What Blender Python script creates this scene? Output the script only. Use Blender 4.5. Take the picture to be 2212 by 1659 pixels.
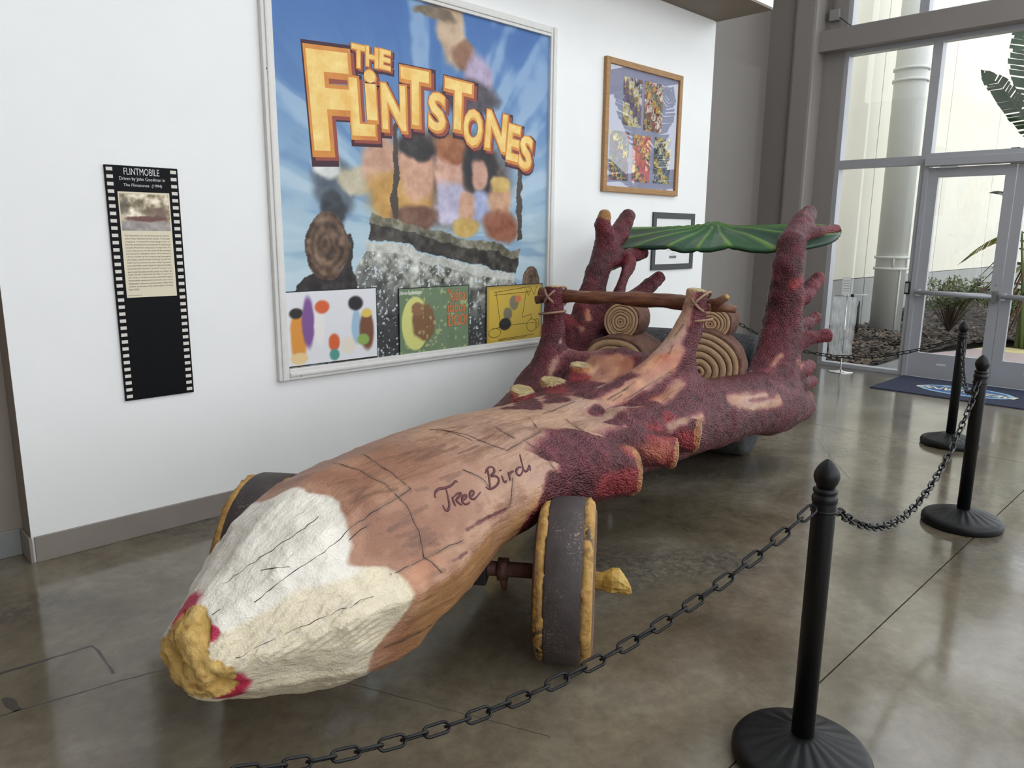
import bpy, bmesh, math, random, json
import numpy as np
from mathutils import Vector, Matrix, Euler
for o in list(bpy.data.objects): bpy.data.objects.remove(o, do_unlink=True)
SC = bpy.context.scene
COL = SC.collection
random.seed(5)
# ------------------------------------------------------------------ camera, sky, exposure
YAW, PITCH, ROLL, FPX = 0.780756, -0.196814, 0.009266, 1626.87
def cam_axes():
    fw = np.array([math.sin(YAW) * math.cos(PITCH), math.cos(YAW) * math.cos(PITCH), math.sin(PITCH)])
    r = np.cross(fw, [0, 0, 1]); r /= np.linalg.norm(r); u = np.cross(r, fw)
    r2 = r * math.cos(ROLL) + u * math.sin(ROLL); u2 = -r * math.sin(ROLL) + u * math.cos(ROLL)
    return r2, u2, -fw
cd = bpy.data.cameras.new('camera'); cam = bpy.data.objects.new('camera', cd); COL.objects.link(cam)
cd.sensor_width = 36; cd.lens = FPX / 2212 * 36; cd.clip_start = .05; cd.clip_end = 200
a_, b_, c_ = cam_axes()
cam.matrix_world = Matrix(((a_[0], b_[0], c_[0], 0), (a_[1], b_[1], c_[1], 0), (a_[2], b_[2], c_[2], 1.65), (0, 0, 0, 1)))
SC.camera = cam
wd = bpy.data.worlds.new('overcast_sky'); SC.world = wd; wd.use_nodes = True
bg = wd.node_tree.nodes['Background']; bg.inputs[0].default_value = (.92, .96, 1.0, 1); bg.inputs[1].default_value = 2.5
vs = SC.view_settings; vs.view_transform = 'Standard'; vs.look = 'None'; vs.gamma = 1; vs.use_curve_mapping = False; vs.exposure = 0.12
# ------------------------------------------------------------------ helpers
def lin(c):
    c = np.array(c, float) / 255.; return np.where(c <= .04045, c / 12.92, ((c + .055) / 1.055) ** 2.4)
def L4(c): return (*[float(x) for x in lin(c)], 1.0)
def mat(name, col, rough=.6, metal=0., var=0., vscale=8., col2=None, bump=0., bscale=60., coat=0., attr=None, spec=.5, detail=5., stretch=None):
    m = bpy.data.materials.new(name); m.use_nodes = True; nt = m.node_tree; N = nt.nodes; LK = nt.links
    b = N['Principled BSDF']; b.inputs['Roughness'].default_value = rough; b.inputs['Metallic'].default_value = metal
    b.inputs['Coat Weight'].default_value = coat; b.inputs['Specular IOR Level'].default_value = spec
    tc = N.new('ShaderNodeTexCoord'); src = tc.outputs['Object']
    if stretch:
        mp = N.new('ShaderNodeMapping'); mp.inputs['Scale'].default_value = stretch; LK.new(src, mp.inputs[0]); src = mp.outputs[0]
    out = None
    if attr:
        at = N.new('ShaderNodeAttribute'); at.attribute_name = attr; out = at.outputs['Color']
    if col2 is not None or var:
        nz = N.new('ShaderNodeTexNoise'); nz.inputs['Scale'].default_value = vscale; nz.inputs['Detail'].default_value = detail; nz.inputs['Roughness'].default_value = .6
        LK.new(src, nz.inputs['Vector'])
        rp = N.new('ShaderNodeValToRGB'); LK.new(nz.outputs['Fac'], rp.inputs[0]); e = rp.color_ramp.elements
        e[0].position = .33; e[1].position = .67
        if attr:
            e[0].color = (1 - var, 1 - var, 1 - var, 1); e[1].color = (1 + var, 1 + var, 1 + var, 1)
            mx = N.new('ShaderNodeMix'); mx.data_type = 'RGBA'; mx.blend_type = 'MULTIPLY'; mx.inputs[0].default_value = 1
            LK.new(out, mx.inputs[6]); LK.new(rp.outputs[0], mx.inputs[7]); out = mx.outputs[2]
        else:
            c1 = np.array(L4(col)); c2 = np.array(L4(col2)) if col2 is not None else c1 * (1 - var)
            if col2 is None: c1 = c1 * (1 + var)
            c1[3] = c2[3] = 1; e[0].color = c2; e[1].color = c1; out = rp.outputs[0]
    if out is not None: LK.new(out, b.inputs['Base Color'])
    else: b.inputs['Base Color'].default_value = L4(col)
    if bump:
        nb = N.new('ShaderNodeTexNoise'); nb.inputs['Scale'].default_value = bscale; nb.inputs['Detail'].default_value = 4; LK.new(src, nb.inputs['Vector'])
        bp = N.new('ShaderNodeBump'); bp.inputs['Strength'].default_value = bump; bp.inputs['Distance'].default_value = .01
        LK.new(nb.outputs['Fac'], bp.inputs['Height']); LK.new(bp.outputs[0], b.inputs['Normal'])
    return m
def glass(name, tint=(.965, .98, .97), refl=.9, f0=.07):
    m = bpy.data.materials.new(name); m.use_nodes = True; nt = m.node_tree; N = nt.nodes; LK = nt.links
    N.remove(N['Principled BSDF']); o = N['Material Output']
    t = N.new('ShaderNodeBsdfTransparent'); t.inputs[0].default_value = (*tint, 1)
    g = N.new('ShaderNodeBsdfGlossy'); g.inputs['Roughness'].default_value = .0; g.inputs[0].default_value = (refl, refl, refl, 1)
    lw = N.new('ShaderNodeLayerWeight'); lw.inputs[0].default_value = .5; p5 = N.new('ShaderNodeMath'); p5.operation = 'POWER'; p5.inputs[1].default_value = 5; LK.new(lw.outputs['Facing'], p5.inputs[0])
    f = N.new('ShaderNodeMath'); f.operation = 'MULTIPLY_ADD'; f.inputs[1].default_value = .92; f.inputs[2].default_value = f0; LK.new(p5.outputs[0], f.inputs[0]); mx = N.new('ShaderNodeMixShader')
    LK.new(f.outputs[0], mx.inputs[0]); LK.new(t.outputs[0], mx.inputs[1]); LK.new(g.outputs[0], mx.inputs[2]); LK.new(mx.outputs[0], o.inputs[0])
    return m
def link(name, me, parent=None):
    o = bpy.data.objects.new(name, me); COL.objects.link(o)
    if parent is not None: o.parent = parent
    return o
def mesh(name, V, F, m=None, parent=None, smooth=False, cols=None, uvsharp=None):
    me = bpy.data.meshes.new(name); V = np.asarray(V, dtype=np.float32)
    if isinstance(F, np.ndarray):
        me.vertices.add(len(V)); me.vertices.foreach_set('co', V.ravel()); k = F.shape[1]
        me.loops.add(F.size); me.loops.foreach_set('vertex_index', F.astype(np.int32).ravel())
        me.polygons.add(len(F)); me.polygons.foreach_set('loop_start', np.arange(0, F.size, k, dtype=np.int32)); me.update(calc_edges=True)
    else: me.from_pydata(V.tolist(), [], F); me.update()
    if cols is not None:
        at = me.color_attributes.new('Col', 'FLOAT_COLOR', 'POINT'); c4 = np.ones((len(V), 4), np.float32); c4[:, :3] = cols
        at.data.foreach_set('color', c4.ravel())
    if smooth: me.polygons.foreach_set('use_smooth', np.ones(len(me.polygons), bool))
    if m: me.materials.append(m)
    return link(name, me, parent)
def empty(name, loc=(0, 0, 0), rz=0, parent=None):
    o = bpy.data.objects.new(name, None); COL.objects.link(o); o.location = loc; o.rotation_euler = (0, 0, rz); o.empty_display_size = .1
    if parent is not None: o.parent = parent
    return o
def tag(o, label=None, cat=None, group=None, kind=None):
    if label: o['label'] = label
    if cat: o['category'] = cat
    if group: o['group'] = group
    if kind: o['kind'] = kind
    return o
BF = [(0, 3, 2, 1), (4, 5, 6, 7), (0, 1, 5, 4), (1, 2, 6, 5), (2, 3, 7, 6), (3, 0, 4, 7)]
def bv(lo, hi): 
    x0, y0, z0 = lo; x1, y1, z1 = hi
    return [(x0, y0, z0), (x1, y0, z0), (x1, y1, z0), (x0, y1, z0), (x0, y0, z1), (x1, y0, z1), (x1, y1, z1), (x0, y1, z1)]
def box(name, lo, hi, m, parent=None, bevel=0., kind=None):
    lo, hi = [min(a, b) for a, b in zip(lo, hi)], [max(a, b) for a, b in zip(lo, hi)]
    if bevel:
        bm = bmesh.new(); vs_ = [bm.verts.new(v) for v in bv(lo, hi)]
        for f in BF: bm.faces.new([vs_[i] for i in f])
        bmesh.ops.bevel(bm, geom=bm.edges[:], offset=bevel, segments=2, affect='EDGES', profile=.6)
        me = bpy.data.meshes.new(name); bm.to_mesh(me); bm.free(); me.materials.append(m); o = link(name, me, parent)
    else: o = mesh(name, bv(lo, hi), BF, m, parent)
    if kind: o['kind'] = kind
    return o
def lathe(name, prof, m, parent=None, n=32, axis='z', loc=(0, 0, 0), smooth=True, cols=None, wob=None):
    V = []; C = []; F = []
    for j, (r, z) in enumerate(prof):
        for i in range(n):
            a = 2 * math.pi * i / n; rr = r * (wob(a, j) if wob else 1)
            V.append((rr * math.cos(a), rr * math.sin(a), z))
            if cols is not None: C.append(cols[j])
    for j in range(len(prof) - 1):
        for i in range(n): k = (i + 1) % n; F.append((j * n + i, j * n + k, (j + 1) * n + k, (j + 1) * n + i))
    F.append(tuple(range(n - 1, -1, -1))); F.append(tuple(range((len(prof) - 1) * n, len(prof) * n)))
    V = np.array(V)
    if axis == 'x': V = V[:, [2, 0, 1]]
    if axis == 'y': V = V[:, [1, 2, 0]]
    V = V + np.array(loc)
    o = mesh(name, V, F, m, parent, smooth, np.array(C) if cols is not None else None)
    return o
def frames(P):
    P = [Vector(p) for p in P]; T = []
    for i in range(len(P)):
        t = (P[min(i + 1, len(P) - 1)] - P[max(i - 1, 0)]); T.append(t.normalized() if t.length > 1e-9 else Vector((0, 0, 1)))
    up = Vector((0, 0, 1)) if abs(T[0].z) < .9 else Vector((1, 0, 0)); u = T[0].cross(up).normalized(); out = []
    for t in T:
        u = (u - t * u.dot(t)); u = u.normalized() if u.length > 1e-6 else t.orthogonal().normalized(); out.append((u, t.cross(u)))
    return P, out
def tube_vf(P, R, n=8, closed=False, off=0):
    P, fr = frames(P); V = []; F = []
    if not hasattr(R, '__len__'): R = [R] * len(P)
    for p, (u, v), r in zip(P, fr, R):
        for i in range(n): a = 2 * math.pi * i / n; V.append(tuple(p + u * (r * math.cos(a)) + v * (r * math.sin(a))))
    m = len(P)
    for j in range(m if closed else m - 1):
        j2 = (j + 1) % m
        for i in range(n): k = (i + 1) % n; F.append((off + j * n + i, off + j * n + k, off + j2 * n + k, off + j2 * n + i))
    if not closed: F.append(tuple(off + i for i in range(n - 1, -1, -1))); F.append(tuple(off + (m - 1) * n + i for i in range(n)))
    return V, F
def tube(name, P, R, m, parent=None, n=8, closed=False, smooth=True):
    V, F = tube_vf(P, R, n, closed); return mesh(name, V, F, m, parent, smooth)
def tubes(name, lines, R, m, parent=None, n=6):
    V = []; F = []
    for l in lines:
        v, f = tube_vf(l, R, n, False, len(V)); V += v; F += f
    return mesh(name, V, F, m, parent, True)
def glyphs(s, offset=0.):
    c = bpy.data.curves.new('lettering', 'FONT'); c.body = s; c.size = 1; c.offset = offset; c.resolution_u = 3
    o = bpy.data.objects.new('lettering', c); COL.objects.link(o); dg = bpy.context.evaluated_depsgraph_get()
    me = bpy.data.meshes.new_from_object(o.evaluated_get(dg)); bpy.data.objects.remove(o, do_unlink=True); bpy.data.curves.remove(c)
    V = np.array([v.co[:] for v in me.vertices]).reshape(-1, 3); F = [tuple(p.vertices) for p in me.polygons]; bpy.data.meshes.remove(me)
    return V, F
def fit(V, cx, cy, w, h, rot=0., shear=0.):
    lo, hi = V[:, :2].min(0), V[:, :2].max(0); q = (V[:, :2] - (lo + hi) / 2) / (hi - lo + 1e-9) * np.array([w, h]); q[:, 0] += shear * q[:, 1]
    c, s = math.cos(rot), math.sin(rot)
    return np.stack([cx + q[:, 0] * c - q[:, 1] * s, cy + q[:, 0] * s + q[:, 1] * c], 1)
def on_wall(q, y): return np.stack([q[:, 0], np.full(len(q), y), q[:, 1]], 1)      # flat print facing -Y
def wall_text(name, s, cx, cz, w, h, y, m, parent, offset=0., rot=0., shear=0.):
    V, F = glyphs(s, offset); return mesh(name, on_wall(fit(V, cx, cz, w, h, rot, shear), y), F, m, parent)
def pane(name, x, y0, y1, z0, z1, m, parent): return mesh(name, [(x, y0, z0), (x, y0, z1), (x, y1, z1), (x, y1, z0)], [(0, 1, 2, 3)], m, parent)
def smooth01(x, a, b): t = np.clip((x - a) / (b - a), 0, 1); return t * t * (3 - 2 * t)
# flat printed picture on a fine grid; paint(x, z, C) returns colours 0..1 in display values
def print_grid(name, x0, x1, z0, z1, y, step, paint, m, parent):
    nx = max(2, int((x1 - x0) / step)); nz = max(2, int((z1 - z0) / step))
    X, Z = np.meshgrid(np.linspace(x0, x1, nx + 1), np.linspace(z0, z1, nz + 1)); X = X.ravel(); Z = Z.ravel()
    C = lin(np.clip(paint(X, Z), 0, 255)); i = np.arange(nx * nz); r = i // nx * (nx + 1) + i % nx
    F = np.stack([r, r + 1, r + nx + 2, r + nx + 1], 1)
    return mesh(name, np.stack([X, np.full_like(X, y), Z], 1), F, m, parent, False, C)
def inpoly(X, Z, P):
    r = np.zeros(len(X), bool); n = len(P)
    for i in range(n):
        x1, z1 = P[i]; x2, z2 = P[(i + 1) % n]
        c = ((z1 > Z) != (z2 > Z)) & (X < (x2 - x1) * (Z - z1) / (z2 - z1 + 1e-12) + x1); r ^= c
    return r
def over(C, mask, col): 
    mask = np.asarray(mask, float)[:, None]; return C * (1 - mask) + np.array(col, float) * mask if np.ndim(col) == 1 else C * (1 - mask) + col * mask
def blob(X, Z, cx, cz, rx, rz, soft=.35): 
    d = np.hypot((X - cx) / rx, (Z - cz) / rz); return 1 - smooth01(d, 1 - soft, 1 + soft * .4)

# ---------------------------------------------------------------- implicit surface of the carved trunk, car frame (s back, t right, z up)
rng = np.random.RandomState(7)
LAT = rng.rand(32, 32, 32).astype(np.float32)
def vnoise(p, sc):
    q = p * sc; i = np.floor(q).astype(int); f = q - i; f = f * f * (3 - 2 * f)
    r = 0
    for a in (0, 1):
        for b in (0, 1):
            for c in (0, 1):
                w = (f[..., 0] if a else 1 - f[..., 0]) * (f[..., 1] if b else 1 - f[..., 1]) * (f[..., 2] if c else 1 - f[..., 2])
                r = r + w * LAT[(i[..., 0] + a) & 31, (i[..., 1] + b) & 31, (i[..., 2] + c) & 31]
    return r - 0.5
def smin(a, b, k):
    h = np.clip(0.5 + 0.5 * (b - a) / k, 0, 1)
    return b + (a - b) * h - k * h * (1 - h)
def smax(a, b, k): return -smin(-a, -b, k)
#        s     hw    ztop  zbot
PROF = [(-.06, .10, .60, .385), (.00, .130, .625, .365), (.12, .205, .705, .305), (.30, .310, .820, .232), (.50, .375, .885, .180),
        (.70, .390, .895, .175), (.90, .375, .885, .280), (1.10, .365, .875, .390), (1.40, .375, .868, .460), (1.80, .400, .842, .480),
        (2.20, .430, .815, .480), (2.60, .460, .825, .460), (2.80, .480, .855, .450), (3.00, .500, .905, .440), (3.30, .520, .880, .400), (4.00, .560, .740, .360), (4.70, .560, .60, .36)]
PROF = np.array(PROF)
ANG = np.radians([80, 33, -20, -55, -90, -125, 200, 140, 112]); 
def loft(p):
    s, t, z = p[..., 0], p[..., 1], p[..., 2]
    hw = np.interp(s, PROF[:, 0], PROF[:, 1]); zt = np.interp(s, PROF[:, 0], PROF[:, 2]); zb = np.interp(s, PROF[:, 0], PROF[:, 3])
    zc = (zt + zb) / 2; hh = (zt - zb) / 2
    x = t / hw; y = (z - zc) / hh
    pw = 2.5 - .45 * np.clip((s - 1.2) / .6, 0, 1); x = np.where(t < 0, x * (1 + .16 * np.clip((s - 1.5) / .5, 0, 1) * np.clip((3.0 - s) / .3, 0, 1)), x); e = (np.abs(x) ** pw + np.abs(y) ** pw) ** (1 / pw)
    fac = None
    for k, a in enumerate(ANG):
        v = x * math.cos(a) + y * math.sin(a)
        fac = v if fac is None else smax(fac, v, .035)
    fac = fac / .96
    w = np.clip((s - .52) / .65, 0, 1); w = w * w * (3 - 2 * w)
    g = fac * (1 - w) + e * w
    d = (g - 1) * np.minimum(hw, hh) * .93
    d = smax(d, -(s + .05), .05)
    return smax(d, s - 3.95, .05)
# part, points (s,t,z,r), blend, flat end
CH = []
def ch(part, pts, k=.07, cut=False, hole=None): CH.append((part, np.array(pts, float), k, cut))
# front posts sweeping out of the hood
ch('dash_post_right', [(2.05, .10, .70, .12), (2.40, .22, .76, .125), (2.66, .31, .86, .105), (2.84, .385, 1.00, .080), (2.95, .42, 1.13, .074), (3.0, .44, 1.24, .066), (3.0, .45, 1.355, .058)], .09, True)
ch('dash_post_right', [(2.3, .40, .66, .13), (2.72, .43, .74, .105), (2.90, .425, .90, .060), (2.96, .425, 1.08, .045)], .07)
ch('dash_post_left', [(2.62, -.43, .60, .11), (2.84, -.44, .76, .105), (2.95, -.445, .91, .088), (3.0, -.45, 1.04, .072), (3.0, -.455, 1.16, .060), (3.0, -.46, 1.335, .055)], .09, True)
# side trunks
ch('body', [(1.15, .24, .66, .13), (1.6, .34, .66, .13), (2.2, .44, .65, .135), (3.0, .56, .63, .18), (3.7, .65, .58, .19), (4.2, .70, .51, .19)], .10)
ch('rear_root', [(4.0, .67, .50, .18), (4.4, .73, .44, .145), (4.74, .78, .375, .108)], .08, True)
ch('body', [(1.15, -.22, .60, .13), (2.2, -.38, .56, .13), (3.0, -.54, .57, .17), (4.2, -.70, .52, .19), (4.72, -.78, .36, .13)], .10)
# cowl ridge behind the hood
ch('body', [(2.95, -.38, .82, .10), (3.02, 0, .875, .09), (2.95, .36, .84, .10)], .12)
# side wall
ch('body', [(2.9, .52, .70, .11), (3.35, .55, .63, .12), (3.9, .60, .60, .12), (4.2, .62, .70, .16)], .10)
ch('body', [(2.9, -.52, .70, .11), (3.4, -.55, .64, .12), (4.0, -.62, .70, .16)], .10)
# canopy posts
ch('canopy_post_right', [(4.10, .66, .56, .19), (4.26, .655, .80, .165), (4.35, .665, 1.02, .14), (4.33, .68, 1.25, .115), (4.30, .685, 1.45, .10), (4.36, .69, 1.60, .092), (4.60, .70, 1.73, .078), (4.80, .71, 1.81, .064)], .07)
ch('canopy_post_left', [(3.72, -.64, .62, .18), (3.80, -.63, .85, .145), (3.90, -.625, 1.10, .108), (4.03, -.62, 1.38, .088), (4.18, -.62, 1.57, .085)], .07)
ch('canopy_post_left', [(4.17, -.62, 1.55, .075), (4.14, -.62, 1.66, .068), (4.11, -.63, 1.72, .056), (4.13, -.62, 1.79, .046)], .04)
ch('canopy_post_left', [(4.18, -.62, 1.54, .08), (4.32, -.58, 1.66, .072), (4.42, -.55, 1.79, .056)], .04)
# limbs off the left canopy post
ch('limb', [(4.10, -.60, 1.43, .065), (4.25, -.52, 1.475, .06), (4.43, -.40, 1.525, .052)], .04, True)
ch('limb', [(3.92, -.50, 1.00, .085), (4.0, -.42, 1.20, .066), (4.08, -.39, 1.36, .058), (4.22, -.45, 1.46, .05)], .04)
ch('limb', [(4.0, -.50, 1.05, .08), (4.22, -.42, 1.16, .06), (4.40, -.34, 1.27, .056), (4.53, -.30, 1.335, .050)], .04, True)
ch('limb', [(3.80, -.68, .94, .09), (3.74, -.78, 1.03, .066)], .04)
# stubs off the right canopy post
ch('limb', [(4.50, .70, 1.66, .065), (4.62, .80, 1.665, .060), (4.78, .90, 1.695, .048)], .035)
ch('limb', [(4.36, .68, 1.20, .08), (4.52, .77, 1.235, .056), (4.70, .83, 1.345, .050)], .035)
ch('limb', [(4.36, .70, .99, .08), (4.55, .80, 1.03, .050), (4.68, .85, 1.075, .045)], .03, True)
ch('limb', [(4.30, .72, .88, .085), (4.42, .84, .95, .050), (4.52, .97, .965, .047)], .03, True)
ch('limb', [(4.30, .70, .68, .10), (4.52, .80, .70, .060), (4.62, .83, .715, .052)], .035)
ch('limb', [(4.30, .70, .60, .10), (4.6, .78, .57, .060), (4.80, .83, .575, .050)], .03, True)
ch('limb', [(4.30, .72, .50, .10), (4.6, .77, .455, .060), (4.84, .81, .44, .054)], .03, True)
# hood stumps
ch('stump', [(2.36, -.34, .60, .085), (2.33, -.31, .72, .070), (2.31, -.29, .825, .060)], .06, True)
ch('stump', [(2.62, -.29, .64, .085), (2.61, -.265, .74, .074), (2.60, -.25, .83, .065)], .05, True)
ch('stump', [(2.79, -.18, .68, .085), (2.78, -.165, .80, .070), (2.77, -.155, .905, .060)], .05, True)
# roots and stumps on the right flank
ch('root', [(1.35, .20, .68, .18), (1.60, .36, .66, .145), (1.81, .57, .63, .102)], .06, True)
ch('stump', [(1.80, .34, .72, .11), (1.94, .52, .70, .080), (2.03, .68, .675, .072)], .022, True)
ch('stump', [(2.14, .38, .72, .11), (2.30, .53, .70, .092), (2.38, .68, .675, .084)], .02, True)
def chain_d(p, P, cut):
    d = None
    for a, b in zip(P[:-1], P[1:]):
        ab = b[:3] - a[:3]; h = np.clip(((p - a[:3]) @ ab) / (ab @ ab), 0, 1)
        q = np.linalg.norm(p - (a[:3] + h[..., None] * ab), axis=-1) - (a[3] + (b[3] - a[3]) * h)
        d = q if d is None else smin(d, q, .02)
    if cut:
        n = P[-1][:3] - P[-2][:3]; n = n / np.linalg.norm(n)
        d = smax(d, (p - P[-1][:3]) @ n, .012)
    return d
def sbox(p, lo, hi, r):
    lo = np.array(lo); hi = np.array(hi); c = (lo + hi) / 2; e = (hi - lo) / 2 - r; q = np.abs(p - c) - e
    return np.linalg.norm(np.maximum(q, 0), axis=-1) + np.minimum(q.max(-1), 0) - r
CARVE = [((3.10, -.40, .40), (4.2, .40, 2.5), .10, .05), ((3.93, -.53, -.5), (5.6, .53, 1.14), .02, .03), ((.62, -.9, -.6), (1.42, .9, .40), .10, .03)]

# ------------------------------------------------------------------ room shell
M_white = mat('white_wall_paint', (243, 243, 242), .55, var=.012, vscale=3, bump=.03, bscale=150)
M_beige = mat('taupe_wall_paint', (142, 131, 121), .6, var=.02, vscale=2)
M_grey = mat('grey_wall_paint', (128, 122, 117), .6, var=.02, vscale=2)
M_soff = mat('brown_soffit_paint', (128, 116, 102), .7, var=.02, vscale=2)
M_base = mat('taupe_baseboard_rubber', (140, 131, 124), .45, var=.05, vscale=6)
M_base2 = mat('steel_grey_baseboard', (132, 134, 132), .35, var=.05, vscale=6)
M_alu = mat('anodised_aluminium', (172, 173, 178), .42, .25, var=.02, vscale=3)
M_beam = mat('grey_steel_paint', (138, 132, 128), .5, var=.02, vscale=3)
M_glass = glass('window_glass')
M_dark = mat('black_rubber', (22, 22, 24), .5)
def floor_mat():
    m = bpy.data.materials.new('polished_stained_concrete'); m.use_nodes = True; nt = m.node_tree; N = nt.nodes; LK = nt.links; b = N['Principled BSDF']
    tc = N.new('ShaderNodeTexCoord')
    def noise(sc, det=6, ro=.6, dist=0., st=(1, 1, 1)):
        mp = N.new('ShaderNodeMapping'); mp.inputs['Scale'].default_value = st; LK.new(tc.outputs['Object'], mp.inputs[0])
        n = N.new('ShaderNodeTexNoise'); n.inputs['Scale'].default_value = sc; n.inputs['Detail'].default_value = det; n.inputs['Roughness'].default_value = ro; n.inputs['Distortion'].default_value = dist
        LK.new(mp.outputs[0], n.inputs['Vector']); return n.outputs['Fac']
    def ramp(src, stops):
        r = N.new('ShaderNodeValToRGB'); LK.new(src, r.inputs[0]); e = r.color_ramp.elements
        while len(e) < len(stops): e.new(.5)
        for k, (p, c) in zip(e, stops): k.position = p; k.color = c
        return r.outputs[0]
    def mix(f, a, c, bt='MIX'):
        x = N.new('ShaderNodeMix'); x.data_type = 'RGBA'; x.blend_type = bt
        if isinstance(f, float): x.inputs[0].default_value = f
        else: LK.new(f, x.inputs[0])
        LK.new(a, x.inputs[6]); LK.new(c, x.inputs[7]); return x.outputs[2]
    base = ramp(noise(1.1, 8, .62, .5), [(.30, L4((84, 74, 58))), (.47, L4((112, 102, 85))), (.62, L4((132, 123, 106))), (.8, L4((148, 141, 128)))])
    fine = ramp(noise(14, 8, .7, .3), [(.3, (.72, .72, .72, 1)), (.7, (1.12, 1.12, 1.12, 1))])
    c = mix(1.0, base, fine, 'MULTIPLY')
    big = N.new('ShaderNodeMath'); big.operation = 'MULTIPLY'
    LK.new(ramp(noise(.75, 5, .55, .4), [(.50, (0, 0, 0, 1)), (.62, (1, 1, 1, 1))]), big.inputs[0]); LK.new(ramp(noise(24, 8, .75, .6), [(.36, (0, 0, 0, 1)), (.58, (1, 1, 1, 1))]), big.inputs[1])
    dk = N.new('ShaderNodeRGB'); dk.outputs[0].default_value = L4((62, 61, 62))
    f2 = N.new('ShaderNodeMath'); f2.operation = 'MULTIPLY'; f2.inputs[1].default_value = .7; LK.new(big.outputs[0], f2.inputs[0])
    c = mix(f2.outputs[0], c, dk.outputs[0])
    sp = ramp(noise(90, 3, .5), [(.70, (0, 0, 0, 1)), (.76, (1, 1, 1, 1))]); wh = N.new('ShaderNodeRGB'); wh.outputs[0].default_value = L4((175, 170, 160))
    f3 = N.new('ShaderNodeMath'); f3.operation = 'MULTIPLY'; f3.inputs[1].default_value = .5; LK.new(sp, f3.inputs[0]); c = mix(f3.outputs[0], c, wh.outputs[0])
    LK.new(c, b.inputs['Base Color'])
    rr = N.new('ShaderNodeMapRange'); LK.new(noise(3.0, 8, .7), rr.inputs[0]); rr.inputs[1].default_value = .3; rr.inputs[2].default_value = .7; rr.inputs[3].default_value = .08; rr.inputs[4].default_value = .22
    LK.new(rr.outputs[0], b.inputs['Roughness']); b.inputs['Specular IOR Level'].default_value = .5
    b.inputs['Coat Weight'].default_value = .25; b.inputs['Coat Roughness'].default_value = .10
    bp = N.new('ShaderNodeBump'); bp.inputs['Strength'].default_value = .04; bp.inputs['Distance'].default_value = .01; LK.new(noise(7, 4), bp.inputs['Height']); LK.new(bp.outputs[0], b.inputs['Normal'])
    return m
M_floor = floor_mat(); M_joint = mat('floor_joint_sealant', (58, 54, 50), .8)
fl = tag(box('floor', (-4.5, -6, -.12), (9.72, 5.2, -.012), M_joint), 'polished stained concrete floor with saw-cut joints', kind='structure')
JX = [-4.5, -1.55, 6.55, 9.72]; JY = [-6, -3.05, 1.0, 5.2]; g = .003
for i in range(3):
    for j in range(3):
        box('floor_slab', (JX[i] + g, JY[j] + g, -.012), (JX[i + 1] - g, JY[j + 1] - g, 0), M_floor, fl)
# hairline cracks and old trench outline
def crack(P, w, z=.0006):
    V = []; F = []; rn = random.Random(len(P) * 7 + int(w * 1e5))
    Q = []
    for a, b in zip(P[:-1], P[1:]):
        n = max(2, int(math.hypot(b[0] - a[0], b[1] - a[1]) / .03))
        for k in range(n): Q.append((a[0] + (b[0] - a[0]) * k / n + rn.uniform(-1, 1) * .003, a[1] + (b[1] - a[1]) * k / n + rn.uniform(-1, 1) * .003))
    Q.append(P[-1])
    for k, q in enumerate(Q):
        t = np.array(Q[min(k + 1, len(Q) - 1)]) - np.array(Q[max(k - 1, 0)]); t = t / (np.linalg.norm(t) + 1e-9); nn = np.array([-t[1], t[0]]) * w * rn.uniform(.35, 1)
        V += [(q[0] + nn[0], q[1] + nn[1], z), (q[0] - nn[0], q[1] - nn[1], z)]
        if k: F.append((2 * k - 2, 2 * k - 1, 2 * k + 1, 2 * k))
    return mesh('floor_crack', V, F, M_joint, fl)
crack([(1.25, 2.45), (1.347, 2.252), (1.5, 1.9), (1.677, 1.493)], .0016)
M_stain = mat('dark_floor_stain', (70, 66, 60), .3)
def stain(P, w):
    o = crack(P, w, .0004); o.data.materials[0] = M_stain; o.name = 'floor_stain'
stain([(.30, 3.20), (.445, 3.188), (.757, 3.161)], .010); stain([(.757, 3.161), (.76, 3.03), (.752, 2.893)], .007); stain([(.2, 2.93), (.44, 2.88), (.732, 2.829), (1.1, 2.75)], .006); stain([(.42, 3.0), (.44, 2.88)], .02)
stain([(6.2, 2.6), (5.6, 2.2), (5.2, 1.9)], .002)
# white wall panel
wp = box('wall_front', (.79, 4.219, 0), (6.92, 4.9, 3.69), M_beige, kind='structure')
box('white_panel', (.79, 4.213, 0), (6.92, 4.219, 3.69), M_white, wp)
box('wall_left', (-4.5, 4.385, 0), (.79, 4.9, 3.69), M_beige, kind='structure')
sf = box('ceiling', (-4.5, 3.64, 3.69), (6.94, 4.9, 3.71), M_soff, kind='structure')
box('wall_upper', (-4.5, 3.64, 3.71), (6.94, 4.9, 7.4), M_white, kind='structure')
box('wall_recess', (6.92, 5.0, 0), (9.95, 5.2, 7.4), M_grey, kind='structure')
box('trim_1', (6.92, 4.93, 0), (9.2, 5.0, 3.70), M_grey, kind='structure')
box('baseboard_front', (.80, 4.198, 0), (6.93, 4.213, .135), M_base, kind='structure', bevel=.004)
box('baseboard_return', (.775, 4.198, 0), (.79, 4.385, .135), M_base, kind='structure', bevel=.004)
box('baseboard_left', (-4.5, 4.37, 0), (.775, 4.385, .14), M_base2, kind='structure', bevel=.004)
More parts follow.
